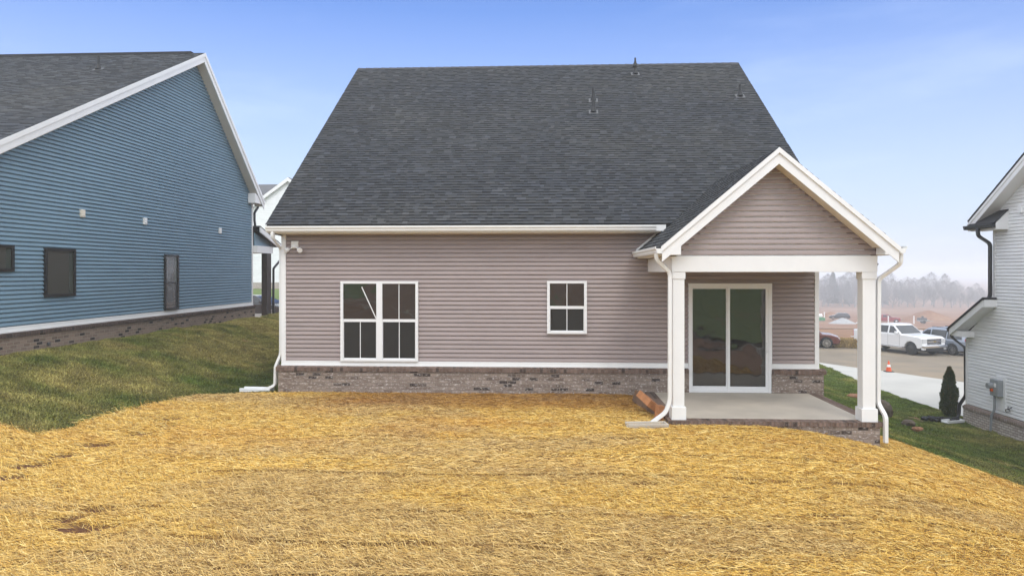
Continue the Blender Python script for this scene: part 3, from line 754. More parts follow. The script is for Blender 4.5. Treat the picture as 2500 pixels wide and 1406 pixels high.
# porch on the front
mb = MB(); pz = lambda y: 4.66 - 0.295 * (y - 27.66)
px0, px1 = BX - 6, BX + 0.33
mb.prism([(px0, 27.66, pz(27.66)), (px0, 30.15, pz(30.15)), (px0, 30.15, pz(30.15) - 0.06), (px0, 27.66, pz(27.66) - 0.06)], (px1 - px0, 0, 0)); mb.build('porch_roof', M_roofbase, B, recalc=True)
mb = MB(); mb.prism([(px1 - 0.03, 27.66, pz(27.66) - 0.06), (px1 - 0.03, 30.1, pz(30.1) - 0.06), (px1 - 0.03, 30.1, pz(30.1) - 0.27), (px1 - 0.03, 27.66, pz(27.66) - 0.27)], (0.05, 0, 0)); mb.build('porch_rake', M_trim, B, recalc=True)
mb = MB(); mb.box(BX - 5.9, BX + 0.2, 27.68, 29.30, 3.55, 3.84); mb.build('porch_beam', M_trim, B)
mb = MB(); mb.prism([(BX + 0.1, 27.68, 3.842), (BX + 0.1, 29.7, 3.842), (BX + 0.1, 27.68, 4.36)], (-0.05, 0, 0)); mb.build('porch_gable', M_blue, B, recalc=True)
mb = MB(); mb.box(BX - 0.08, BX + 0.16, 28.75, 29.2, 0.88, 3.548); mb.build('porch_post', M_darkwood, B)
mb = MB(); mb.sweep([(px1, 30.15, 3.86), (px0, 30.15, 3.86)], gutter_sec(), (0, 1, 0)); mb.v = [(x, y, 3.86 + abs(z - 3.86)) for x, y, z in mb.v]; mb.build('porch_gutter', M_blackgutter, B)
downspout([(BX + 0.22, 30.2, 3.9), (BX + 0.22, 30.1, 3.3), (BX + 0.2, 29.35, 2.9), (BX + 0.2, 29.32, 0.95), (BX + 0.2, 29.6, 0.87)], (1, 0, 0), M_blackgutter, B, 0.06)
mb = MB(); mb.box(BX - 6, BX + 0.25, 27.75, 30.0, 0.4, 0.885); mb.build('porch_slab', M_conc, B)
# windows in the side wall
def side_window(y0, y1, z0, z1, kind):
    f = MB(); fw = 0.07; xo = BX + 0.08
    f.box(BX - 0.01, xo, y0, y0 + fw, z0, z1); f.box(BX - 0.01, xo, y1 - fw, y1, z0, z1)
    f.box(BX - 0.01, xo, y0 + fw, y1 - fw, z1 - fw, z1); f.box(BX - 0.01, xo, y0 + fw, y1 - fw, z0, z0 + fw)
    if kind == 'hung':
        zm = (z0 + z1) / 2 - 0.02; f.box(BX - 0.01, xo - 0.012, y0 + fw, y1 - fw, zm - 0.02, zm + 0.02)
    w = f.build('window', M_blackframe, B, bevel=0.004)
    ya, yb, za, zb_ = y0 + fw, y1 - fw, z0 + fw, z1 - fw
    e = (yb - ya) * (0.16 if kind != 'hung' else 0.3)
    if kind == 'hung':
        zm = (z0 + z1) / 2 - 0.02
        g = MB(); g.box(BX + 0.042, BX + 0.046, ya, yb, za, zm - 0.02); g.build('pane', M_glass, w)
        g = MB(); g.box(BX + 0.042, BX + 0.046, ya, yb - e, zm + 0.02, zb_); g.build('pane', M_glass, w)
        g = MB(); g.box(BX + 0.042, BX + 0.046, yb - e, yb, zm + 0.02, zb_); g.build('pane', M_glassgreen, w)
        g = MB(); g.box(BX + 0.046, BX + 0.056, yb - 0.09, yb - 0.07, za, zm - 0.02); g.build('sash_edge', M_flash, w)
    else:
        g = MB(); k = int((zb_ - za) / 0.025)
        for i in range(k):
            q0 = za + i * (zb_ - za) / k; q1 = q0 + (zb_ - za) / k
            g.add([(BX + 0.042, ya, q0), (BX + 0.042, yb - e, q0), (BX + 0.046, yb - e, q1), (BX + 0.046, ya, q1)], [(0, 1, 2, 3)])
        g.build('blind', M_blind, w)
        g = MB(); g.box(BX + 0.038, BX + 0.042, yb - e, yb, za, zb_); g.build('pane', M_glassgreen, w)
side_window(13.9, 14.93, 2.76, 3.36, 'fixed'); side_window(15.89, 16.96, 2.14, 3.335, 'fixed'); side_window(21.07, 21.89, 1.53, 3.31, 'hung')
for y in (17.25, 20.03, 24.78):
    mb = MB(); mb.box(BX, BX + 0.07, y - 0.075, y + 0.075, 4.18, 4.38); mb.box(BX + 0.07, BX + 0.078, y - 0.055, y + 0.055, 4.21, 4.35)
    mb.build('wall_vent', M_soffit if y < 20 else M_trim, B, bevel=0.006)
vent_pipe(B, (-14.05, 20.75, rz_b(20.75)), (0, -s1, 1), 0.42)
mb = MB(); mb.tube([(BX + 0.07, 15.95, 1.0), (BX + 0.14, 15.95, 0.99)], 0.025, 8); mb.box(BX + 0.1, BX + 0.13, 15.9, 16.0, 1.02, 1.05); mb.build('hose_tap', M_flash, B)

# ------------------------------------------------------------------ WHITE HOUSE on the right
Wt = thing('white_house', 'white sided house with pale brick base and black gutters', 'house', (13.7, 18, -2.1))
WX = 13.7; WYF, WYL = 21.65, 23.02
wrz = lambda y: 4.36 + 0.672 * (22.25 - y)     # top of the roof slope at the rake
wy0 = 8.0; wry = 14.6
mb = MB()
siding(mb, lambda s, o, z: (WX - o, s, z), -1.54, wrz(wry) - 0.35, lambda z: wy0 if z < 4 else max(wy0, 2 * wry - (22.25 - (z - 4.36 + 0.22) / 0.672)),
       lambda z: (WYL - 0.02) if z < 0.62 else (min(WYL - 0.02, WYL - (z - 0.70) * 1.32) if z < 1.72 else (WYF - 0.02 if z < 4.2 else max(wry, min(WYF - 0.02, 22.25 - (z + 0.30 - 4.36) / 0.672)))), gap=0.010, lip=0.018)
mb.build('side_siding', M_whitesiding, Wt)
mb = MB(); mb.prism([(WX + 0.06, wy0, -1.6), (WX + 0.06, WYL - 0.06, -1.6), (WX + 0.06, WYL - 0.06, 0.6), (WX + 0.06, WYF - 0.06, 1.65), (WX + 0.06, WYF - 0.06, 4.2), (WX + 0.06, wry, wrz(wry) - 0.5), (WX + 0.06, wy0, 4.2)], (12, 0, 0)); mb.build('wall', M_whitesiding, Wt, recalc=True)
mb = MB(); mb.box(WX - 0.07, WX + 0.2, wy0, WYL + 0.07, -2.9, -1.69); mb.box(WX + 0.2, WX + 12, WYL - 0.1, WYL + 0.07, -2.9, -1.69); mb.build('brick_base', M_brickwhite, Wt)
mb = MB(); n = int((WYL + 0.1 - wy0) / 0.0785)
for i in range(n):
    ya = wy0 + i * 0.0785; j = random.uniform(-.003, .003)
    mb.add([(WX - 0.10 + j, ya + .004, -1.69), (WX - 0.10 + j, ya + .0745, -1.69), (WX + 0.02, ya + .0745, -1.69), (WX + 0.02, ya + .004, -1.69),
            (WX - 0.10 + j, ya + .004, -1.61), (WX - 0.10 + j, ya + .0745, -1.61), (WX + 0.02, ya + .0745, -1.55), (WX + 0.02, ya + .004, -1.55)],
           [(0, 3, 2, 1), (4, 5, 6, 7), (0, 1, 5, 4), (1, 2, 6, 5), (2, 3, 7, 6), (3, 0, 4, 7)])
mb.box(WX - 0.088, WX + 0.02, wy0, WYL + 0.09, -1.688, -1.62)
mb.build('brick_sill', M_rowlockwhite, Wt)
mb = MB(); mb.box(WX - 0.025, WX + 0.08, WYL - 0.08, WYL + 0.022, -1.55, 0.60); mb.build('corner_trim', M_trim, Wt)
mb = MB(); mb.box(WX - 0.025, WX + 0.08, WYF - 0.08, WYF + 0.022, 1.75, 4.05); mb.build('corner_trim', M_trim, Wt)
WRX = WX - 0.40
mb = MB(); ye = 22.25
pts = [(WRX - 0.04, ye, wrz(ye)), (WRX, wry, wrz(wry)), (WRX, 2 * wry - ye, wrz(ye)), (WRX, 2 * wry - ye, wrz(ye) - 0.1), (WRX, wry, wrz(wry) - 0.13), (WRX, ye, wrz(ye) - 0.1)]
mb.prism(pts, (12.6, 0, 0)); wr_ = mb.build('roof', M_roofbase, Wt, recalc=True)
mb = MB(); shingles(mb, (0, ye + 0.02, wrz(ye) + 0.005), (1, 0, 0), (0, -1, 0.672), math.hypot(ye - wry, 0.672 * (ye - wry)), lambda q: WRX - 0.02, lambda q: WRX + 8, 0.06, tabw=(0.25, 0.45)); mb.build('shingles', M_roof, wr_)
mb = MB()
for x0, x1, d0, d1 in ((WRX - 0.03, WRX + 0.015, 0.06, 0.14), (WRX - 0.015, WRX + 0.015, 0.14, 0.28)):
    k = 1.2
    mb.prism([(x0, ye, wrz(ye) - d0 * k), (x0, wry, wrz(wry) - d0 * k), (x0, wry, wrz(wry) - d1 * k), (x0, ye, wrz(ye) - d1 * k)], (x1 - x0, 0, 0))
mb.build('rake_board', M_trim, Wt, recalc=True)
mb = MB(); mb.prism([(WRX + 0.02, ye - 0.1, wrz(ye - .1) - 0.31), (WRX + 0.02, wry, wrz(wry) - 0.31), (WRX + 0.02, wry, wrz(wry) - 0.325), (WRX + 0.02, ye - 0.1, wrz(ye - .1) - 0.325)], (0.40, 0, 0)); mb.build('rake_soffit', M_trim, Wt, recalc=True)
# boxed eave return with its own little roof
mb = MB(); mb.box(WRX + 0.02, WX + 0.02, 20.98, ye - 0.05, 4.02, 4.20)
mb.prism([(WRX + 0.02, 20.98, 4.2), (WX + 0.0, 20.98, 4.2), (WX + 0.0, 20.98, 4.60)], (0, 0.03, 0)); mb.build('eave_return', M_trim, Wt, recalc=True)
mb = MB(); mb.prism([(WRX - 0.04, 20.96, 4.20), (WX, 20.96, 4.60), (WX, 20.96, 4.63), (WRX - 0.04, 20.96, 4.23)], (0, ye - 20.96, 0)); mb.build('return_roof', M_roofbase, Wt, recalc=True)
mb = MB(); mb.sweep([(WRX + 0.018, 20.98, 4.07), (WRX + 0.018, ye + 0.12, 4.07)], [(-p, q) for p, q in gutter_sec()], (1, 0, 0)); mb.v = [(x, y, 4.07 + abs(z - 4.07)) for x, y, z in mb.v]
mb.build('gutter', M_blackgutter, Wt)
mb = MB(); mb.sweep([(WRX - 0.1, ye + 0.002, 4.07), (WRX + 9, ye + 0.002, 4.07)], gutter_sec(), (0, 1, 0)); mb.v = [(x, y, 4.07 + abs(z - 4.07)) for x, y, z in mb.v]; mb.build('gutter', M_blackgutter, Wt)
bds = RECT(0.10, 0.08)
downspout([(WRX - 0.05, 21.7, 4.09), (WRX - 0.05, 21.7, 3.86), (WX - 0.10, 21.68, 3.62), (WX - 0.10, 21.68, 2.0), (WX - 0.13, 21.85, 1.84)], (0, 1, 0), M_blackgutter, Wt, 0.09, bds)
# low front slope
mb = MB(); zz = lambda y: 1.98 - 0.585 * (y - 21.50)
mb.prism([(WRX - 0.045, 21.50, zz(21.50)), (WRX - 0.045, 23.30, zz(23.30)), (WRX - 0.045, 23.30, zz(23.30) - 0.07), (WRX - 0.045, 21.50, zz(21.50) - 0.07)], (12.4, 0, 0)); mb.build('lower_roof', M_roofbase, Wt, recalc=True)
mb = MB(); mb.prism([(WRX - 0.02, 21.53, zz(21.53) - 0.075), (WRX - 0.02, 23.26, zz(23.26) - 0.075), (WRX - 0.02, 23.26, zz(23.26) - 0.28), (WRX - 0.02, 21.53, zz(21.53) - 0.28)], (0.035, 0, 0)); mb.build('rake_board', M_trim, Wt, recalc=True)
mb = MB(); mb.prism([(WRX + 0.016, 21.53, zz(21.53) - 0.25), (WRX + 0.016, 23.24, zz(23.24) - 0.25), (WRX + 0.016, 23.24, zz(23.24) - 0.27), (WRX + 0.016, 21.53, zz(21.53) - 0.27)], (0.40, 0, 0)); mb.build('rake_soffit', M_trim, Wt, recalc=True)
mb = MB(); mb.box(WRX + 0.02, WX + 0.02, 22.6, 23.24, zz(23.24) - 0.30, zz(23.24) - 0.12); mb.build('eave_return', M_trim, Wt)
mb = MB(); mb.box(WRX + 0.02, WRX + 0.40, 21.51, 21.535, zz(21.53) - 0.28, zz(21.53) - 0.05); mb.build('rake_end', M_trim, Wt)
mb = MB(); zg = zz(23.30) - 0.16; mb.sweep([(WRX - 0.02, 23.28, zg), (WRX + 9, 23.28, zg)], gutter_sec(), (0, 1, 0)); mb.v = [(x, y, zg + abs(z - zg)) for x, y, z in mb.v]; mb.build('gutter', M_blackgutter, Wt)
downspout([(WRX + 0.10, 23.34, zg + 0.02), (WRX + 0.10, 23.33, zg - 0.18), (WX + 0.02, 23.12, zg - 0.5), (WX + 0.02, 23.10, -1.30), (WX - 0.10, 23.24, -1.62), (WX - 0.12, 23.24, -2.0), (WX - 0.34, 23.2, -2.1)], (0.9, -0.4, 0), M_blackgutter, Wt, 0.08, bds)
# electric meter, its board and conduit
my = 21.38
mb = MB(); mb.box(WX - 0.035, WX - 0.005, my - 0.30, my + 0.12, -1.42, -0.40); MBoard = mb.build('meter_board', M_whitesiding, Wt)
mb = MB(); mb.box(WX - 0.19, WX - 0.035, my - 0.20, my + 0.18, -1.0, -0.50); mt = mb.build('electric_meter', M_grey, Wt, bevel=0.012)
mb = MB(); mb.tube([(WX - 0.19, my + 0.09, -0.70), (WX - 0.32, my + 0.09, -0.70)], [0.10, 0.085], 14); mb.build('meter_dial', M_grey, mt)
mb = MB(); mb.box(WX - 0.24, WX - 0.192, my + 0.02, my + 0.10, -0.86, -0.78); mb.build('seal', M_orange, mt)
mb = MB(); mb.box(WX - 0.193, WX - 0.1905, my - 0.12, my - 0.02, -0.72, -0.60); mb.build('notice', M_trim, mt)
mb = MB(); mb.tube(rounded([(WX - 0.12, my + 0.06, -1.0), (WX - 0.12, my + 0.06, -1.45), (WX - 0.15, my + 0.16, -1.6), (WX - 0.15, my + 0.22, -2.3)], 0.1), 0.035, 8); mb.build('conduit', M_grey, Wt)
mb = MB(); mb.tube([(WX - 0.02, 20.98, -1.25), (WX - 0.07, 20.92, -1.28), (WX - 0.05, 20.85, -1.36), (WX - 0.08, 20.98, -1.40), (WX - 0.04, 21.08, -1.35), (WX - 0.06, 20.9, -1.30), (WX - 0.06, 20.75, -1.22)], 0.012, 6); mb.build('cable_end', M_pipe, Wt)
mb = MB(); mb.box(WX - 0.075, WX, 20.34, 20.5, 4.45, 4.66); mb.build('wall_vent', M_whitesiding, Wt, bevel=0.006)

# ------------------------------------------------------------------ far white house across the left street
FH = thing('far_white_house', 'distant white house with grey roof seen between the blue and taupe houses', 'house', (-31, 74, 0.9))
mb = MB(); siding(mb, lambda s, o, z: (s, 73.5 - o, z), 1.6, 12.4, lambda z: max(-34.0, -28.2 - (13.0 - z) / 0.72), lambda z: min(-22.4, -28.2 + (13.0 - z) / 0.72), row=0.2); mb.build('gable_siding', M_whitesiding, FH)
mb = MB(); mb.box(-36, -20, 73.6, 86, 0.5, 8.0); mb.prism([(-34, 73.55, 8), (-22.4, 73.55, 8), (-28.2, 73.55, 12.8)], (0, 6, 0)); mb.build('wall', M_whitesiding, FH, recalc=True)
mb = MB(); mb.box(-34.1, -22.3, 73.35, 73.6, 0.3, 1.6); mb.build('brick_base', M_brickwhite, FH)
mb = MB(); mb.prism([(-37.5, 74.5, 8.2), (-37.5, 80, 13.2), (-37.5, 86.5, 8.2), (-37.5, 86.5, 8.0), (-37.5, 80, 12.9), (-37.5, 74.5, 8.0)], (18, 0, 0)); mb.build('roof', plain('grey_roof', (0.11, 0.11, 0.115), 0.95), FH, recalc=True)
mb = MB()
mb.prism([(-35.0, 73.1, 8.15), (-28.2, 73.1, 13.05), (-21.4, 73.1, 8.15), (-21.4, 73.1, 7.8), (-28.2, 73.1, 12.65), (-35.0, 73.1, 7.8)], (0, 0.2, 0)); mb.build('rake_board', M_trim, FH, recalc=True)
mb = MB()
for sg in (-1, 1): mb.prism([(-28.2, 73.3, 13.1), (-28.2 + sg * 6.8, 73.3, 8.2), (-28.2 + sg * 6.8, 73.3, 8.1), (-28.2, 73.3, 13.0)], (0, 6, 0))
mb.build('gable_roof', MATS['grey_roof'], FH, recalc=True)
mb = MB(); mb.tube([(-33.6, 73.1, 8.6), (-33.6, 73.2, 8.0), (-33.6, 73.4, 7.0)], 0.08, 6); mb.build('gutter_end', M_blackgutter, FH)
#PART2
# ------------------------------------------------------------------ ground sheets
def big_ground():
    def axis(lo, hi, fine_lo, fine_hi, fs, cs):
        a = list(np.arange(fine_lo, fine_hi + 1e-6, fs)); p = fine_hi; s = fs
        while p < hi: s = min(s * 1.35, cs); p += s; a.append(min(p, hi))
        p = fine_lo; s = fs; b = []
        while p > lo: s = min(s * 1.35, cs); p -= s; b.append(max(p, lo))
        return np.array(b[::-1] + a)
    xs = axis(-1500, 1500, -20, 30, 0.5, 120); ys = axis(-300, 1800, -2, 60, 0.5, 120)
    X, Y = np.meshgrid(xs, ys)
    Z = terrain(X, Y) - 0.06 + 0.25 * (fbm(X * 0.15, Y * 0.15, 3) - 0.5) * ss(55, 75, Y)
    v = np.stack([X.ravel(), Y.ravel(), Z.ravel()], 1); nx, ny = len(xs), len(ys)
    i = np.arange(nx * ny).reshape(ny, nx)
    f = np.stack([i[:-1, :-1].ravel(), i[:-1, 1:].ravel(), i[1:, 1:].ravel(), i[1:, :-1].ravel()], 1)
    return np_mesh('ground', v, f)

def np_mesh(name, v, f, col=None):
    me = bpy.data.meshes.new(name); n, k = f.shape
    me.vertices.add(len(v)); me.vertices.foreach_set('co', v.astype(np.float32).ravel())
    me.loops.add(n * k); me.loops.foreach_set('vertex_index', f.astype(np.int32).ravel())
    me.polygons.add(n); me.polygons.foreach_set('loop_start', np.arange(0, n * k, k, dtype=np.int32))
    me.update(calc_edges=True)
    if col is not None:
        at = me.color_attributes.new('Col', 'FLOAT_COLOR', 'POINT')
        c = np.ones((len(v), 4), np.float32); c[:, :3] = col; at.data.foreach_set('color', c.ravel())
    return me

me = big_ground(); me.polygons.foreach_set('use_smooth', [True] * len(me.polygons))
tagged(link('ground', me, M_clay), 'red brown clay soil of the building site stretching to the foggy trees', kind='structure')

def poly_sheet(name, poly, step, off, mat):
    bm = bmesh.new(); vs = [bm.verts.new((x, y, 0)) for x, y in poly]; bm.faces.new(vs)
    xs = [p[0] for p in poly]; ys = [p[1] for p in poly]
    for ax, lo, hi in ((0, min(xs), max(xs)), (1, min(ys), max(ys))):
        q = lo + step
        while q < hi:
            co = (q, 0, 0) if ax == 0 else (0, q, 0); no = (1, 0, 0) if ax == 0 else (0, 1, 0)
            bmesh.ops.bisect_plane(bm, geom=bm.verts[:] + bm.edges[:] + bm.faces[:], plane_co=co, plane_no=no)
            q += step
    for v in bm.verts: v.co.z = T(v.co.x, v.co.y) + off
    bmesh.ops.recalc_face_normals(bm, faces=bm.faces)
    if sum(f.normal.z for f in bm.faces) < 0: bmesh.ops.reverse_faces(bm, faces=bm.faces)
    me = bpy.data.meshes.new(name); bm.to_mesh(me); bm.free()
    return link(name, me, mat)

road_near = [(-70, 40.5), (8, 41.5), (14.5, 42.2), (15.84, 40.65), (16.58, 37.03), (17.23, 35.34), (17.72, 33.24), (18.52, 31.33), (19.6, 29.4), (24, 27), (60, 26)]
road = poly_sheet('road', road_near + [(60, 50), (33, 51.0), (27, 52.5), (22, 52.2), (18, 50.9), (6, 50.5), (-70, 50)], 2.0, -0.02, M_asphalt)
tagged(road, 'dusty brown street with parked cars beyond the driveway', kind='structure')
drive = poly_sheet('driveway', [(14.0, 24.69), (13.87, 26.59), (13.69, 28.82), (13.97, 31.2), (15.11, 38.14), (15.64, 40.06), (15.84, 40.6), (16.55, 37.03), (17.2, 35.34), (17.7, 33.24), (18.5, 31.33), (19.6, 29.4), (22, 27.9), (22, 23.1), (14.1, 23.1)], 1.0, -0.012, M_drive)
tagged(drive, 'pale concrete driveway beside the white house', kind='structure')
walk = poly_sheet('pavement', [(15.9, 50.85), (18, 51.0), (22, 52.3), (27, 52.6), (33, 51.1), (33, 52.3), (27, 53.9), (21.5, 53.6), (16, 52.0)], 1.5, 0.02, M_drive)
tagged(walk, 'pale concrete kerb strip behind the parked cars', kind='structure')
far_l = poly_sheet('lawn', [(-60, 50.6), (-8, 50.6), (-8, 73), (-60, 73)], 3.0, -0.02, M_farlawn)
tagged(far_l, 'bright green lawn in front of the distant white house', kind='structure')
far_p = poly_sheet('lawn', [(31, 84), (40, 80), (50, 86), (52, 98), (36, 97)], 3.0, 0.03, M_farlawn)
tagged(far_p, 'strip of green grass on the red building site', kind='structure')
bank = poly_sheet('soil_bank', [(14, 52.6), (21.5, 54.2), (28, 54.2), (36, 53.5), (46, 66), (40, 76), (26, 72), (14, 66)], 2.0, 0.05, plain('fresh_soil', (0.24, 0.125, 0.06), 0.95, var=0.3, scale=0.8, bump=0.8, bscale=5))
tagged(bank, 'freshly graded brown soil bank behind the straw bales', kind='structure')
back_l = poly_sheet('lawn', [(-140, -17), (140, -15), (160, -120), (-160, -120)], 8.0, 0.0, M_farlawn)
tagged(back_l, 'green hillside behind the back yard', kind='structure')
back_t = poly_sheet('track', [(-60, -12.5), (60, -14), (60, -15), (-60, -13.6)], 4.0, 0.03, M_drive)
tagged(back_t, 'pale track across the ground behind the back yard', kind='structure')
far_road = poly_sheet('track', [(60, 140), (110, 128), (150, 128), (150, 130), (110, 131), (62, 143)], 4.0, 0.04, M_drive)
tagged(far_road, 'pale gravel track across the red building site', kind='structure')

# ---- straw blanket of the back yard
straw_edge_l = [(-12.1, 11.25), (-10.4, 11.1), (-9.06, 10.89), (-8.8, 10.92), (-8.47, 10.85), (-8.40, 11.53), (-8.37, 12.24), (-8.35, 13.07), (-8.22, 14.29), (-7.83, 15.28), (-7.04, 15.66), (-6.36, 15.80)]
straw_edge_r = [(6.18, 14.95), (6.7, 14.85), (7.12, 14.78), (7.33, 14.53), (7.88, 14.15), (8.7, 13.95), (9.22, 13.68), (10.2, 13.3), (11.6, 12.6), (13.6, 11.6)]
straw_poly = straw_edge_l + [(-6.3, 15.82), (2.26, 15.82), (2.26, 12.80), (6.12, 12.80), (6.12, 14.95)] + straw_edge_r + [(13.6, 3.2), (-12.1, 3.2)]

SOIL = [(-7.43, 10.1, .22, .16), (-7.58, 9.6, .2, .15), (-7.43, 9.0, .2, .14), (-5.45, 7.9, .30, .06), (-5.25, 7.42, .30, .10), (-5.6, 7.64, .18, .08), (-7.38, 10.79, .2, .14), (-7.17, 11.56, .2, .14), (-7.3, 12.75, .2, .14), (-7.0, 12.2, .17, .12),
        (-1.2, 8.6, .2, .05), (1.3, 9.2, .2, .04), (3.3, 8.1, .2, .04), (5.3, 10.3, .2, .05)]
SEAMS = [(7.12, -2.4, 0.25, 1), (8.05, -4.2, -3.0, 2), (7.75, -2.1, -1.2, 3), (9.35, 2.0, 5.2, 4), (6.55, -3.2, -1.6, 5), (10.4, -0.5, 1.8, 6), (8.4, 3.2, 4.6, 7)]
def seam_mask(x, y):
    m = np.zeros_like(x)
    for yy, x0, x1, sd in SEAMS:
        w = yy + 0.30 * (fbm(x * 0.9, x * 0 + sd, sd) - 0.5) + 0.05 * (x - x0)
        m = np.maximum(m, np.exp(-((y - w) / 0.022) ** 2) * ss(x0 - .2, x0 + .2, x) * (1 - ss(x1 - .2, x1 + .2, x)) * (0.5 + fbm(x * 4, y * 4, sd + 9)))
    return m
def soil_mask(x, y):
    m = np.zeros_like(x)
    wob = 0.6 * (fbm(x * 6, y * 6, 31) - 0.5)
    for cx, cy, a, b in SOIL:
        m = np.maximum(m, np.clip(1.6 - np.sqrt(((x - cx - 0.4 * (y - cy)) / a) ** 2 + ((y - cy) / b) ** 2) * (1 + wob), 0, 1))
    return m
def ridge(x, y):
    # overlapping edges of the blown straw, running across the yard
    r = 0
    for yy, amp, x0, x1, sd in ((7.15, .035, -4, 0.2, 1), (8.0, .02, -6, 6, 2), (9.4, .03, -5, 7, 3), (10.6, .02, 0, 8, 4), (11.6, .02, -6, 3, 5), (6.4, .03, -3, 4, 6)):
        w = yy + 0.35 * (fbm(x * 0.5, x * 0 + sd, sd) - 0.5)
        r = r + amp * np.exp(-np.clip((y - w), 0, 9) / 0.22) * (y > w) * ss(x0 - .5, x0 + .5, x) * (1 - ss(x1 - .5, x1 + .5, x))
    return r
def straw_h(x, y):
    return terrain(x, y) + 0.02 + 0.05 * (fbm(x * 1.4, y * 2.6, 7) - 0.5) + 0.026 * (fbm(x * 4, y * 13, 8) - 0.5) + ridge(x, y) - 0.04 * soil_mask(x, y) - 0.03 * seam_mask(x, y)

gx_, gy_ = np.meshgrid(np.arange(-12.1, 13.61, 0.07), np.arange(3.2, 15.85, 0.07))
ins = inpoly(gx_, gy_, straw_poly)
cell = ins[:-1, :-1] | ins[1:, :-1] | ins[:-1, 1:] | ins[1:, 1:]
cell &= ~((gx_[:-1, :-1] > 2.16) & (gx_[:-1, :-1] < 6.2) & (gy_[:-1, :-1] > 12.85) & (gx_[:-1, :-1] < 6.05))
i = np.arange(gx_.size).reshape(gx_.shape)
f = np.stack([i[:-1, :-1][cell], i[:-1, 1:][cell], i[1:, 1:][cell], i[1:, :-1][cell]], 1)
v = np.stack([gx_.ravel(), gy_.ravel(), straw_h(gx_.ravel(), gy_.ravel())], 1)
used = np.unique(f); remap = np.full(len(v), -1); remap[used] = np.arange(len(used))
bed = np_mesh('straw_bed', v[used], remap[f]); bed.polygons.foreach_set('use_smooth', [True] * len(bed.polygons))
STR = link('straw', bed, M_strawbed)
at_ = bed.color_attributes.new('Col', 'FLOAT_COLOR', 'POINT'); vv = v[used]; cc_ = np.ones((len(vv), 4), np.float32); cc_[:, 0] = np.clip(soil_mask(vv[:, 0], vv[:, 1]) * 1.4, 0, 1); at_.data.foreach_set('color', cc_.ravel())
nt = M_strawbed.node_tree; b_ = nt.nodes['Principled BSDF']; a_ = N(nt, 'ShaderNodeAttribute'); a_.attribute_name = 'Col'; sp_ = N(nt, 'ShaderNodeSeparateColor'); nt.links.new(a_.outputs['Color'], sp_.inputs[0])
mx_ = N(nt, 'ShaderNodeMix', data_type='RGBA'); src_ = b_.inputs['Base Color'].links[0].from_socket; nt.links.new(sp_.outputs[0], mx_.inputs['Factor']); nt.links.new(src_, mx_.inputs['A']); mx_.inputs['B'].default_value = (0.11, 0.05, 0.026, 1); nt.links.new(mx_.outputs['Result'], b_.inputs['Base Color'])
tagged(STR, 'golden straw mulch spread over the whole back yard', kind='stuff')

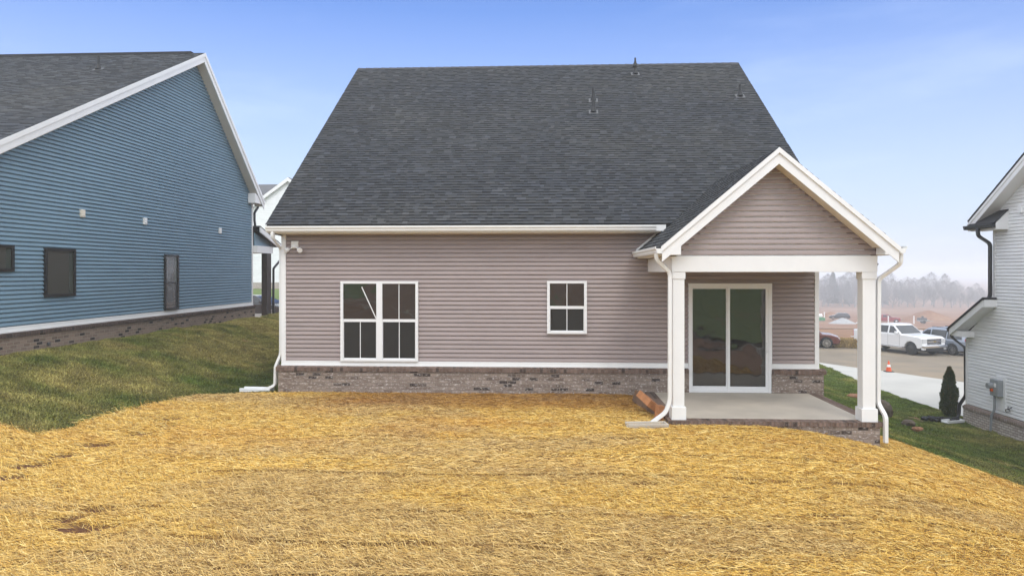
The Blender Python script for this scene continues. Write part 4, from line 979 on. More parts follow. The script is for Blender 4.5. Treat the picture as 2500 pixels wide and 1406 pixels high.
def straw_strands(n, box, dens_len, wid, spread, lift):
    x = rng.uniform(box[0], box[1], n); y = rng.uniform(box[2], box[3], n)
    # crop to what could be seen from near the photograph's viewpoint
    keep = inpoly(x + rng.normal(0, .05, n) + (rng.random(n) < .1) * rng.normal(0, .2, n), np.minimum(y + rng.normal(0, .05, n), 15.81), straw_poly) & (y < 15.8) & ~((x > 2.2) & (x < 6.15) & (y > 12.77)) & (np.abs(x + 0.05 * y) < 0.86 * y + 1.2)
    keep &= rng.random(n) > np.minimum(soil_mask(x, y) * 1.6, 0.96) + seam_mask(x, y)
    thin = fbm(x * 1.1, y * 2.2, 17)
    keep &= rng.random(n) < 0.55 + 0.9 * thin
    x, y = x[keep], y[keep]; m = len(x)
    ang = rng.normal(0, spread, m) + 0.5 * (fbm(x * 0.7, y * 0.7, 21) - 0.5) * 2
    rnd = rng.random(m) < 0.12; ang[rnd] = rng.uniform(-PI, PI, rnd.sum())
    ln = rng.gamma(3.0, dens_len / 3.0, m).clip(0.03, 0.21); w = wid * rng.uniform(0.6, 1.4, m)
    pit = rng.normal(0.03, 0.13, m); bend = rng.normal(0, 0.35, m)
    z = straw_h(x, y) + rng.exponential(lift, m)
    d1 = np.stack([np.cos(ang), np.sin(ang)], 1); a2 = ang + bend; d2 = np.stack([np.cos(a2), np.sin(a2)], 1)
    p0 = np.stack([x, y, z + np.abs(np.sin(pit)) * ln * 0.0], 1)
    h1 = straw_h(x + d1[:, 0] * ln / 2, y + d1[:, 1] * ln / 2)
    p1 = np.stack([x + d1[:, 0] * ln / 2, y + d1[:, 1] * ln / 2, h1 + 0.006 + np.abs(np.sin(pit)) * ln / 2], 1)
    h2 = straw_h(p1[:, 0] + d2[:, 0] * ln / 2, p1[:, 1] + d2[:, 1] * ln / 2)
    p2 = np.stack([p1[:, 0] + d2[:, 0] * ln / 2, p1[:, 1] + d2[:, 1] * ln / 2, h2 + 0.002 + np.abs(np.sin(pit)) * ln * rng.uniform(0, 1.1, m)], 1)
    roll = rng.uniform(-0.9, 0.9, m)
    def off(d): return np.stack([-d[:, 1] * np.cos(roll), d[:, 0] * np.cos(roll), np.sin(roll)], 1) * (w / 2)[:, None]
    o1, o2 = off(d1), off(d2)
    V = np.stack([p0 - o1, p0 + o1, p1 - o1, p1 + o1, p2 - o2 * 0.6, p2 + o2 * 0.6], 1).reshape(-1, 3)
    b = np.arange(m)[:, None] * 6
    F = np.concatenate([b + np.array([[0, 2, 3, 1]]), b + np.array([[2, 4, 5, 3]])], 0)
    pal = np.array([[0.72, 0.455, 0.105], [0.83, 0.58, 0.17], [0.58, 0.34, 0.065], [0.90, 0.71, 0.31], [0.38, 0.21, 0.055], [0.68, 0.48, 0.18], [0.21, 0.105, 0.035]])
    pr = np.array([0.25, 0.22, 0.16, 0.13, 0.09, 0.07, 0.08])
    c = pal[rng.choice(len(pal), m, p=pr)] * np.array([[0.98, 0.95, 0.84]]) * rng.uniform(0.85, 1.15, m)[:, None]
    # broad weathering: greyer, browner drifts and fresher golden ones
    g = fbm(x * 0.35 + 3, y * 0.8, 23, 4); gr = ss(0.52, 0.72, g)[:, None]
    c = c * (1 - 0.4 * gr) + (c.mean(1)[:, None] * np.array([[1.30, 0.92, 0.50]]) * 0.85) * 0.4 * gr
    g2 = ss(0.55, 0.75, fbm(x * 0.5, y * 1.1, 29, 3))[:, None] * ss(9, 13, y)[:, None]
    c = c * (1 - 0.35 * g2) + c * np.array([[0.85, 0.62, 0.45]]) * 0.35 * g2
    wet = (ss(13.7, 14.6, y + 0.5 * (fbm(x * 0.8, y * 0.8, 33) - 0.5)) * ss(-6.2, -4.0, x) * ss(2.6, 2.0, x))[:, None]
    c = c * (1 - wet) + c * np.array([[0.66, 0.54, 0.48]]) * wet
    return V, F, np.repeat(c, 6, 0)

V1, F1, C1 = straw_strands(760000, (-10, 12, 3.4, 9.6), 0.085, 0.0042, 0.36, 0.016)
V2, F2, C2 = straw_strands(800000, (-11.5, 12.5, 9.6, 15.9), 0.095, 0.0058, 0.24, 0.011)
me = np_mesh('strands', np.concatenate([V1, V2]), np.concatenate([F1, F2 + len(V1)]), np.concatenate([C1, C2]))
link('strands', me, M_straw, STR, True)

# ---- grass
grass_l = [(-12.06, 11.3)] + straw_edge_l[1:] + [(-6.3, 15.95), (-6.3, 30.0), (-11.9, 30.0), (-11.9, 27.75), (-12.06, 27.75)]
grass_r = [(6.25, 16.0), (6.15, 15.0)] + straw_edge_r[1:] + [(13.62, 23.1), (14.05, 23.15), (13.95, 24.69), (13.85, 26.59), (13.67, 28.82), (13.95, 31.2), (15.09, 38.14), (15.7, 41.9), (8, 41.3), (6.3, 30)]
def grass_h(x, y, sd):
    return terrain(x, y) + 0.16 * (fbm(x * 0.8, y * 0.8, sd) - 0.5) + 0.09 * (fbm(x * 2.6, y * 2.6, sd + 3) - 0.5)
def lawn(label, poly, sd, n, dry, shade_gain, step=0.12):
    xs = [p[0] for p in poly]; ys = [p[1] for p in poly]
    X, Y = np.meshgrid(np.arange(min(xs), max(xs) + step, step), np.arange(min(ys), max(ys) + step, step))
    ins = inpoly(X, Y, poly)
    cell = ins[:-1, :-1] | ins[1:, :-1] | ins[:-1, 1:] | ins[1:, 1:]
    i = np.arange(X.size).reshape(X.shape)
    f = np.stack([i[:-1, :-1][cell], i[:-1, 1:][cell], i[1:, 1:][cell], i[1:, :-1][cell]], 1)
    v = np.stack([X.ravel(), Y.ravel(), grass_h(X.ravel(), Y.ravel(), sd) - 0.012], 1)
    used = np.unique(f); remap = np.full(len(v), -1); remap[used] = np.arange(len(used))
    me = np_mesh('grass', v[used], remap[f]); me.polygons.foreach_set('use_smooth', [True] * len(me.polygons))
    g = link('grass', me, M_grassbed); tagged(g, label, kind='stuff')
    x = rng.uniform(min(xs), max(xs), n); y = rng.uniform(min(ys), max(ys), n)
    k = inpoly(x + rng.normal(0, .05, n), y + rng.normal(0, .05, n), poly) & ~((x > -6.25) & (x < 6.2) & (y > 15.0)) & (x < 13.66) | (inpoly(x, y, poly) & (x >= 13.66)); x, y = x[k], y[k]; m = len(x)
    z = grass_h(x, y, sd) - 0.012
    tuft = fbm(x * 1.3, y * 1.3, sd + 5, 4)
    h = rng.uniform(0.02, 0.045, m) * (0.6 + 1.0 * tuft); w = rng.uniform(0.006, 0.012, m) * (0.75 + y / 40)
    a = rng.uniform(0, 2 * PI, m); le = rng.uniform(0.2, 1.3, m) * h; la = rng.uniform(0, 2 * PI, m)
    dx, dy = np.cos(a) * w, np.sin(a) * w
    V = np.stack([np.stack([x - dx, y - dy, z], 1), np.stack([x + dx, y + dy, z], 1), np.stack([x + np.cos(la) * le, y + np.sin(la) * le, z + h], 1)], 1).reshape(-1, 3)
    F = np.arange(3 * m).reshape(-1, 3)
    green = np.array([0.18, 0.235, 0.036]); deep = np.array([0.065, 0.11, 0.017]); yel = np.array([0.58, 0.50, 0.16]); br = np.array([0.20, 0.15, 0.05])
    d = np.clip(dry(x, y) + 1.7 * (fbm(x * 0.8, y * 1.1, sd + 9, 4) - 0.5) + 0.35 * (rng.random(m) - 0.5), 0, 1)[:, None]
    t = rng.random(m)[:, None]
    c = (deep * (1 - t) + green * t) * (1 - d) + (yel * t + br * (1 - t)) * d
    c = c * rng.uniform(0.7, 1.3, m)[:, None] * (0.5 + 1.0 * fbm(x * 3.5, y * 3.5, sd + 13, 3))[:, None] * shade_gain(x, y)[:, None]
    link('blades', np_mesh('blades', V, F, np.repeat(c, 3, 0)), M_blade, g, True)
    return g
lawn('patchy sod between the blue house and the taupe house, green and dry yellow', grass_l, 41, 620000,
     lambda x, y: 0.26 + 0.40 * ss(-7.6, -9.5, x) - 0.5 * ss(-8.6, -6.8, x) * ss(25, 21, y) + 0.30 * ss(19, 26, y) - 0.15 * ss(-11.0, -12, x), lambda x, y: 0.58 + 0.28 * ss(-7.4, -9, x) + 0.15 * ss(22, 27, y))  # blades darker beside the taupe house: its shade painted into their colour
lawn('green side lawn sloping down to the white house', grass_r, 51, 850000,
     lambda x, y: 0.12 + 0.2 * ss(9, 6.5, x) + 0.22 * np.exp(-((y - 17) / 2.5) ** 2) * ss(9, 12, x), lambda x, y: 0.75 + 0.35 * ss(16, 25, y) + 0.15 * ss(10.5, 8, x))  # darker blades towards the white house are painted shade

# ------------------------------------------------------------------ small things in the yard
def splash(loc, rz, label, ln=0.75):
    mb = MB(); w = 0.28
    mb.box(0, ln, -w / 2, w / 2, 0, 0.03); mb.box(0, ln, -w / 2, -w / 2 + 0.045, 0.03, 0.085); mb.box(0, ln, w / 2 - 0.045, w / 2, 0.03, 0.085); mb.box(0, 0.04, -w / 2 + 0.045, w / 2 - 0.045, 0.03, 0.085)
    o = mb.build('splash_block', M_trim if 'white' in label else M_conc, None, bevel=0.01); o.location = loc; o.rotation_euler = (0, 0, rz)
    return tagged(o, label, 'splash block', 'splash blocks under the downspouts')
splash((-6.55, 16.0, -0.1), PI - 0.05, 'white splash block on the grass at the brick corner of the taupe house')
splash((2.2, 12.62, -0.085), PI + 0.1, 'grey concrete splash block on the straw beside the patio')
splash((13.5, 22.98, -2.12), PI + 0.35, 'pale splash block beneath the black downspout of the white house', 0.7)

def blob(name, loc, size, mat, seed, label, cat, group=None, rz=0.0):
    bm = bmesh.new(); bmesh.ops.create_icosphere(bm, subdivisions=3, radius=1)
    r = np.random.default_rng(seed); pl = [(Vector(r.normal(size=3)).normalized(), r.uniform(0.62, 0.95)) for _ in range(11)]
    for v in bm.verts:
        for n_, d_ in pl:
            q = v.co.dot(n_)
            if q > d_: v.co -= n_ * (q - d_) * 0.9
        v.co += v.co.normalized() * r.normal(0, 0.055)
        v.co = Vector((v.co.x * size[0], v.co.y * size[1], v.co.z * size[2]))
    me = bpy.data.meshes.new(name); bm.to_mesh(me); bm.free()
    o = link(name, me, mat); o.location = loc; o.rotation_euler = (0, 0, rz)
    return tagged(o, label, cat, group)
blob('rock', (10.75, 22.4, T(10.75, 22.4) + 0.2), (0.27, 0.3, 0.36), M_rock, 3, 'large grey brown rock on the lawn beside the patio post', 'rock')
blob('rock', (10.75, 20.9, T(10.75, 20.9) + 0.06), (0.22, 0.17, 0.13), M_rock, 5, 'flat brown rock lying below the large rock on the lawn', 'rock')
blob('soil_clod', (10.7, 20.3, T(10.7, 20.3) + 0.03), (0.17, 0.12, 0.08), M_clod, 8, 'pale clod of clay at the straw side of the rocks', 'soil clod')
blob('soil_clod', (11.7, 26.6, T(11.7, 26.6) + 0.04), (0.30, 0.2, 0.11), M_clod, 9, 'orange clay clod on the lawn behind the patio', 'soil clod')

# lumber left against the patio
def plank(loc, size, rot, mat, label):
    mb = MB(); mb.box(-size[0] / 2, size[0] / 2, -size[1] / 2, size[1] / 2, -size[2] / 2, size[2] / 2)
    o = mb.build('lumber', mat, None, bevel=0.006); o.location = loc; o.rotation_euler = rot
    return tagged(o, label, 'lumber', 'lumber leaning beside the patio')
plank((2.06, 14.15, 0.0), (0.09, 1.5, 0.24), (0.12, 0.25, 0.22), M_woodold, 'weathered brown plank lying on edge against the patio side')
plank((2.03, 13.72, 0.17), (0.30, 0.55, 0.14), (0.25, 0.62, 0.42), M_wood, 'fresh orange lumber block resting on the weathered plank')
plank((2.15, 13.15, 0.07), (0.13, 0.14, 0.28), (0.0, 0.1, 0.3), M_wood, 'short upright orange lumber offcut behind the patio downspout')

# arborvitae
def conifer(loc, h, r, label):
    t = thing('arborvitae', label, 'shrub', loc)
    mb = MB(); mb.tube([(0, 0, -0.1), (0, 0, h * 0.9)], [0.035, 0.008], 6); mb.build('trunk', M_bark, t, local=True)
    n = 15000; q = rng.random(n) ** 0.85; z = 0.05 + q * (h - 0.05)
    prof = np.interp(q, [0, 0.08, 0.3, 0.55, 0.8, 0.93, 1], [0.80, 1.0, 0.98, 0.85, 0.58, 0.26, 0.06])
    a = rng.uniform(0, 2 * PI, n)
    lump = 0.55 + 0.85 * fbm(a * 1.9 + 5, z * 7.5, 61, 3)
    rr = r * prof * lump * np.sqrt(rng.uniform(0.25, 1, n))
    p = np.stack([rr * np.cos(a), rr * np.sin(a), z], 1)
    ln = rng.uniform(0.03, 0.085, n); w = rng.uniform(0.008, 0.02, n)
    d = np.stack([np.cos(a) * 0.55, np.sin(a) * 0.55, np.full(n, 0.9)], 1) + rng.normal(0, 0.3, (n, 3)); d /= np.linalg.norm(d, axis=1)[:, None]
    s = np.cross(d, rng.normal(size=(n, 3))); s /= np.linalg.norm(s, axis=1)[:, None]
    V = np.stack([p - s * w[:, None], p + s * w[:, None], p + d * ln[:, None]], 1).reshape(-1, 3)
    g = np.array([0.028, 0.052, 0.016]); g2 = np.array([0.085, 0.11, 0.03]); br = np.array([0.2, 0.13, 0.05])
    tt = rng.random(n)[:, None]; c = g * (1 - tt) + g2 * tt
    b = (rng.random(n) < 0.05 + 0.4 * ss(0.85, 1, q))[:, None]; c = np.where(b, br, c)
    link('crown', np_mesh('crown', V, np.arange(3 * n).reshape(-1, 3), np.repeat(c, 3, 0)), M_foliage, t, True)
    return t
conifer((13.5, 23.62, T(13.5, 23.62)), 1.66, 0.25, 'narrow dark green conifer shrub at the corner of the white house')
mb = MB()
for i_ in range(26):
    a_ = random.uniform(0, 2 * PI); r_ = random.uniform(0, 1)
    x_, y_ = 12.85 + 0.55 * r_ * math.cos(a_) , 23.05 + 0.25 * r_ * math.sin(a_)
    mb.obox((x_, y_, T(x_, y_) + 0.05), (random.uniform(.1, .28), random.uniform(.06, .16), random.uniform(.05, .13)), Matrix.Rotation(random.uniform(0, 3), 3, 'Z') @ Matrix.Rotation(random.uniform(-.4, .4), 3, 'X'))
o = mb.build('mulch', M_black, None); tagged(o, 'heap of black mulch at the foot of the conifer shrub', kind='stuff')

# traffic cone
c = thing('traffic_cone', 'orange traffic cone with white collar at the driveway edge', 'traffic cone', (17.13, 35.14, T(17.13, 35.14)))
mb = MB(); mb.box(-.19, .19, -.19, .19, 0, 0.03); mb.build('base', M_black, c, True, bevel=0.01)
mb = MB(); mb.tube([(0, 0, .03), (0, 0, .24)], [.135, .09], 16); mb.tube([(0, 0, .36), (0, 0, .53), (0, 0, .54)], [.062, .03, .018], 16); mb.build('cone_body', M_red_cone, c, True)
mb = MB(); mb.tube([(0, 0, .24), (0, 0, .36)], [.091, .063], 16); mb.build('reflective_collar', M_trim, c, True)

# straw bales
def bale(loc, rz, label, s=(1.15, 0.62, 0.52)):
    b = thing('straw_bale', label, 'straw bale', loc, rz, 'straw bales beyond the street')
    mb = MB(); mb.box(-s[0] / 2, s[0] / 2, -s[1] / 2, s[1] / 2, 0, s[2], (0.22, 0.15, 0.06)); mb.build('core', M_bale, b, True, bevel=0.05)
    n = 2600; face = rng.integers(0, 5, n); p = rng.uniform(-0.5, 0.5, (n, 3)) * np.array(s); p[:, 2] += s[2] / 2
    for k, (ax, sg) in enumerate(((0, 1), (0, -1), (1, 1), (1, -1), (2, 1))):
        q = face == k; p[q, ax] = (sg * s[ax] / 2) if ax < 2 else s[2]
    d = rng.normal(size=(n, 3)); d /= np.linalg.norm(d, axis=1)[:, None]; sd = np.cross(d, rng.normal(size=(n, 3))); sd /= np.linalg.norm(sd, axis=1)[:, None]
    V = np.stack([p - sd * .028, p + sd * .028, p + d * rng.uniform(.04, .13, n)[:, None]], 1).reshape(-1, 3)
    cc = np.array([[0.46, 0.33, 0.13]]) * rng.uniform(0.35, 1.5, n)[:, None]
    link('loose_straw', np_mesh('loose_straw', V, np.arange(3 * n).reshape(-1, 3), np.repeat(cc, 3, 0)), M_bale, b, True)
bale((20.55, 52.3, T(20.55, 52.3)), 0.25, 'darker straw bale partly behind the other one', (1.0, 0.6, 0.5))
bale((21.65, 50.9, T(21.65, 50.9)), -0.35, 'yellow straw bale at the street edge behind the white pickup', (1.5, 0.7, 0.62))

# ------------------------------------------------------------------ vehicles
def arch_pts(cx, r, zb, n=9):
    # points of a wheel arch going from front to rear (decreasing x)
    a0 = math.asin(max(-1, min(1, (zb - WHZ) / r)))
    return [(cx + r * math.cos(a), WHZ + r * math.sin(a)) for a in np.linspace(a0, PI - a0, n)]
WHZ = 0.36
def wheel(parent, x, y, r, w, mat_rim, spokes, sgn):
    mb = MB(); k = r
    mb.tube([(x, y - w / 2, k), (x, y - w / 2 + .03, k), (x, y + w / 2 - .03, k), (x, y + w / 2, k)], [r * .9, r, r, r * .9], 22)
    t = mb.build('wheel', M_black, parent, True)
    mb = MB(); yo = y + sgn * (w / 2 + 0.004); rr = r * (0.68 if spokes else 0.6)
    if spokes:
        mb.tube([(x, yo - .004 * sgn, k), (x, yo + .014 * sgn, k)], r * .17, 12)
        for i in range(spokes):
            a = 2 * PI * i / spokes; d = Vector((math.cos(a), 0, math.sin(a))); q = Vector((-d.z, 0, d.x)) * (1.1 * r / spokes * 0.55)
            c0 = Vector((x, yo + .004 * sgn, k))
            mb.prism([c0 + d * r * .1 - q * .7, c0 + d * rr - q, c0 + d * rr + q, c0 + d * r * .1 + q * .7], (0, .012 * sgn, 0))
        n = 22
        for i in range(n):
            a, b = 2 * PI * i / n, 2 * PI * (i + 1) / n
            mb.add([(x + rr * math.cos(q) * s_, yo + .012 * sgn, k + rr * math.sin(q) * s_) for q in (a, b) for s_ in (.92, 1.04)], [(0, 1, 3, 2)])
    else:
        mb.tube([(x, yo, k), (x, yo + .012 * sgn, k), (x, yo + .03 * sgn, k)], [rr, rr * .85, rr * .3], 18)
    mb.build('rim', mat_rim, t, True)
    return t

def vehicle(name, label, cat, loc, rz, paint, S, group=None):
    global WHZ
    t = thing(name, label, cat, loc, rz, group)
    r = S['r']; WHZ = r; W = S['W'] / 2; zb = S['sill']; ra = r * 1.2
    prof = S['low'] + arch_pts(S['wf'], ra, zb) + arch_pts(S['wr'], ra, zb)
    mb = MB(); tw = S.get('tuck', 0.04)
    # side profile carried across the width, shoulders drawn in a little
    n = len(prof); xs = []
    for yy, kz in ((-W, 0), (-W * 0.9, 1), (W * 0.9, 1), (W, 0)):
        for (x, z) in prof:
            top = z > S['belt'] - 0.12
            xs.append((x * (1.0 if kz else 0.985), yy, z - (0.035 if (top and not kz) else 0)))
    fs = [tuple(range(n)), tuple(range(4 * n - 1, 3 * n - 1, -1))]
    for k in range(3):
        for i in range(n): fs.append((k * n + i, (k + 1) * n + i, (k + 1) * n + (i + 1) % n, k * n + (i + 1) % n))
    mb.add(xs, fs)
    body = mb.build('body', paint, t, True, bevel=0.03, recalc=True)
    mb = MB(); mb.box(S['rear'] + .25, S['front'] - .3, -W * .84, W * .84, zb - 0.06, zb + 0.4); mb.build('underbody', M_carblack, t, True)
    # cabin
    cb = S['cab']; z0 = min(z for x, z in cb); z1 = max(z for x, z in cb); wb, wt = S['cw']
    hw = lambda z: wb + (wt - wb) * (z - z0) / (z1 - z0)
    mb = MB(); n = len(cb)
    mb.add([(x, -hw(z), z) for x, z in cb] + [(x, hw(z), z) for x, z in cb], [tuple(range(n)), tuple(range(2 * n - 1, n - 1, -1))] + [(i, i + n, (i + 1) % n + n, (i + 1) % n) for i in range(n)])
    cab = mb.build('cabin', paint, t, True, bevel=0.03, recalc=True)
    for w in S['win']:
        for sg in (-1, 1):
            mb = MB(); pts = [(x, sg * (hw(z) + 0.004), z) for x, z in w]
            mb.prism(pts, (0, sg * 0.012, 0)); mb.build('side_window', M_carglass, cab, True, recalc=True)
    for nm, (a, b) in (('windshield', S['ws']), ('rear_window', S['rw'])):
        d = Vector((b[0] - a[0], 0, b[1] - a[1])); nn = Vector((-d.z, 0, d.x)).normalized()
        if (nn.x > 0) != (nm == 'windshield'): nn = -nn
        p = [Vector((a[0] + d.x * k, s * (hw(a[1] + d.z * k) - 0.09), a[1] + d.z * k)) + nn * 0.004 for k, s in ((.08, -1), (.08, 1), (.9, 1), (.9, -1))]
        mb = MB(); mb.prism(p, nn * 0.012); mb.build(nm, M_carglass, cab, True, recalc=True)
    for x in (S['wf'], S['wr']):
        for sg in (-1, 1): wheel(t, x, sg * (W - 0.115), r, 0.24, S['rim'], S['spokes'], sg)
    # mirrors, handles, door seams
    for sg in (-1, 1):
        mb = MB(); mx, mz = S['mirror']; mb.box(mx - .07, mx + .07, sg * (hw(mz) + .05) - .02, sg * (hw(mz) + .26), mz - .07, mz + .09) if sg > 0 else mb.box(mx - .07, mx + .07, sg * (hw(mz) + .26), sg * (hw(mz) + .05) + .02, mz - .07, mz + .09)
        mb.build('mirror', S.get('mirmat', paint), t, True, bevel=0.03)
        for hx, hz in S['handles']:
            mb = MB(); y0_, y1_ = sorted((sg * (W - 0.004), sg * (W + 0.022))); mb.box(hx - .1, hx + .1, y0_, y1_, hz - .018, hz + .018); mb.build('door_handle', S.get('hmat', paint), t, True)
        mb = MB()
        for dx in S['seams']:
            y0_, y1_ = sorted((sg * (W - 0.01), sg * (W + 0.002))); mb.box(dx - .006, dx + .006, y0_, y1_, zb + .06, S['belt'] - .02)
        mb.build('door_seam', M_carblack, t, True)
    # lamps
    for sg in (-1, 1):
        fx, fz0, fz1, fy0, fy1, fd = S['head']
        mb = MB(); y0_, y1_ = sorted((sg * fy0, sg * fy1)); mb.box(fx - fd, fx + .014, y0_, y1_, fz0, fz1); mb.build('headlight', M_headlight, t, True, bevel=0.02)
        fx, fz0, fz1, fy0, fy1, fd = S['tail']
        mb = MB(); y0_, y1_ = sorted((sg * fy0, sg * fy1)); mb.box(fx - .014, fx + fd, y0_, y1_, fz0, fz1); mb.build('tail_light', M_tail, t, True, bevel=0.02)
    return t

TRUCK = dict(r=0.42, W=2.03, sill=0.50, belt=1.33, wf=1.96, wr=-1.72, rear=-2.85, front=2.85,
    low=[(-2.8, .62), (-2.82, 1.36), (-0.92, 1.37), (-0.9, 1.33), (1.20, 1.33), (1.9, 1.31), (2.60, 1.25), (2.80, 1.15), (2.84, 0.62), (2.6, 0.5)],
    cab=[(-0.95, 1.30), (-0.90, 1.84), (-0.78, 1.92), (0.30, 1.95), (0.46, 1.90), (1.22, 1.30)], cw=(0.985, 0.82),
    win=[[(-0.66, 1.37), (0.10, 1.37), (0.10, 1.82), (-0.60, 1.82)], [(0.24, 1.37), (1.0, 1.37), (0.50, 1.80), (0.24, 1.83)]],
    ws=((1.22, 1.30), (0.46, 1.90)), rw=((-0.95, 1.30), (-0.90, 1.84)), rim=M_steel, spokes=0, mirror=(0.92, 1.42), handles=[(-0.42, 1.20), (0.34, 1.20)],
    seams=[-0.74, 0.17, 1.10], hmat=M_whitepaint, head=(2.83, 0.86, 1.14, 0.60, 0.985, .16), tail=(-2.81, .9, 1.31, .87, 1.0, .1))
tz = T(24.5, 48.6) - 0.02
th = math.atan2(-0.93, 0.37)
tr = vehicle('pickup_truck', 'white crew cab pickup truck with chrome grille parked on the street', 'pickup truck', (24.2, 48.5, tz), th, M_whitepaint, TRUCK)
mb = MB(); mb.box(2.81, 2.855, -.59, .59, .76, 1.14); gr = mb.build('grille', M_carblack, tr, True, bevel=0.01)
mb = MB(); mb.box(2.85, 2.88, -.59, .59, .92, .99); mb.box(2.85, 2.872, -.60, .60, 1.11, 1.15); mb.box(2.85, 2.872, -.60, .60, .75, .785); mb.box(2.85, 2.866, -.59, .59, .84, .855); mb.box(2.85, 2.866, -.59, .59, 1.045, 1.06); mb.build('grille_bar', M_chrome, gr, True, bevel=0.008)
mb = MB(); mb.prism([(2.882, -.13, .94), (2.882, -.10, .98), (2.882, -.03, .98), (2.882, -.03, 1.0), (2.882, .05, 1.0), (2.882, .05, .98), (2.882, .13, .98), (2.882, .10, .94), (2.882, .03, .94), (2.882, .03, .92), (2.882, -.05, .92), (2.882, -.05, .94)], (.008, 0, 0)); mb.build('emblem', M_gold, gr, True, recalc=True)
mb = MB(); mb.box(2.72, 3.0, -1.01, 1.01, .54, .75); bp = mb.build('front_bumper', M_chrome, tr, True, bevel=0.05)
mb = MB(); mb.box(2.72, 2.92, -.75, .75, .34, .53); mb.build('air_dam', M_carblack, bp, True, bevel=0.03)
mb = MB(); mb.box(2.70, 2.90, -.99, -.76, .42, .56); mb.box(2.70, 2.90, .76, .99, .42, .56); mb.build('valance', M_whitepaint, bp, True, bevel=0.03)
for sg in (-1, 1):
    mb = MB(); y0_, y1_ = sorted((sg * .98, sg * 1.08)); mb.box(-1.0, 1.35, y0_, y1_, .42, .48); mb.build('running_board', M_chrome, tr, True, bevel=0.015)
    mb = MB(); y0_, y1_ = sorted((sg * 1.0, sg * 1.014)); mb.box(-0.65, 1.05, y0_, y1_, .74, .80); mb.build('side_moulding', M_trim, tr, True)
mb = MB(); mb.box(-2.72, -1.0, -.85, .85, 1.303, 1.312); mb.build('bed_floor', M_carblack, tr, True)
mb = MB(); mb.obox((-3.02, 0, .80), (.62, 1.5, .07), Matrix.Rotation(-0.12, 3, 'Y')); mb.build('tailgate', M_whitepaint, tr, True, bevel=0.03)
mb = MB(); mb.obox((-2.45, 0, 1.72), (.75, 1.55, .06), Matrix.Rotation(0.25, 3, 'Y')); mb.obox((-2.2, .7, 1.5), (.03, .03, .45), Matrix.Identity(3)); mb.obox((-2.2, -.7, 1.5), (.03, .03, .45), Matrix.Identity(3)); mb.build('bed_cover', M_whitepaint, tr, True, bevel=0.02)

VAN = dict(r=0.36, W=1.98, sill=0.30, belt=1.04, wf=1.60, wr=-1.48, rear=-2.55, front=2.55,
    low=[(-2.50, .40), (-2.55, .62), (-2.46, 1.03), (1.35, 1.03), (2.1, .98), (2.45, .80), (2.55, .55), (2.45, .30)],
    cab=[(-2.46, 1.0), (-2.30, 1.62), (-2.1, 1.72), (0.1, 1.75), (0.45, 1.68), (1.45, 1.0)], cw=(0.955, 0.74),
    win=[[(-2.12, 1.08), (-1.05, 1.06), (-1.05, 1.58), (-1.98, 1.58)], [(-0.98, 1.06), (0.12, 1.06), (0.12, 1.60), (-0.98, 1.60)], [(0.22, 1.06), (1.05, 1.06), (0.5, 1.55), (0.22, 1.58)]],
    ws=((1.45, 1.0), (0.45, 1.68)), rw=((-2.46, 1.0), (-2.30, 1.62)), rim=M_rim, spokes=10, mirror=(1.0, 1.12), handles=[(0.0, .92), (0.3, .92)], seams=[-1.0, 0.17, 1.2],
    head=(2.43, .66, .84, .55, .93, .2), tail=(-2.5, .78, 1.15, .68, .965, .16))
van = vehicle('minivan', 'silver grey minivan seen from behind next to the white pickup', 'minivan', (27.05, 48.1, T(27, 48) - 0.02), math.atan2(.93, -.36), M_silver, VAN)
mb = MB(); mb.box(-2.1, 0.3, -.62, -.57, 1.74, 1.78); mb.box(-2.1, 0.3, .57, .62, 1.74, 1.78); mb.build('roof_rail', M_carblack, van, True)
mb = MB(); mb.box(-2.64, -2.42, -.97, .97, .38, .66); mb.build('rear_bumper', M_silver, van, True, bevel=0.04)

SUV = dict(r=0.37, W=1.92, sill=0.34, belt=1.02, wf=1.46, wr=-1.42, rear=-2.35, front=2.4,
    low=[(-2.3, .45), (-2.36, .7), (-2.26, 1.02), (1.05, 1.02), (1.75, .97), (2.22, .82), (2.38, .60), (2.34, .42), (2.2, .34)],
    cab=[(-2.2, 1.0), (-1.85, 1.50), (-1.5, 1.62), (0.05, 1.66), (0.3, 1.60), (1.2, 1.0)], cw=(0.93, 0.70),
    win=[[(-1.6, 1.07), (-0.7, 1.06), (-0.7, 1.52), (-1.4, 1.48)], [(-0.62, 1.06), (0.15, 1.06), (0.15, 1.55), (-0.62, 1.55)], [(0.22, 1.06), (0.9, 1.06), (0.42, 1.48), (0.22, 1.53)]],
    ws=((1.2, 1.0), (0.3, 1.60)), rw=((-2.2, 1.0), (-1.85, 1.50)), rim=M_chrome, spokes=14, mirror=(0.85, 1.1), handles=[(-0.55, .9), (0.3, .9)], seams=[-0.66, 0.18, 1.0],
    head=(2.30, .66, .78, .5, .90, .14), tail=(-2.3, .75, .95, .5, .93, .1), mirmat=M_redpaint)
vehicle('parked_car', 'maroon car with bright spoked wheels half hidden behind the taupe house', 'car', (19.05, 51.6, T(19.05, 51.6) - 0.02), -0.32, M_redpaint, SUV)
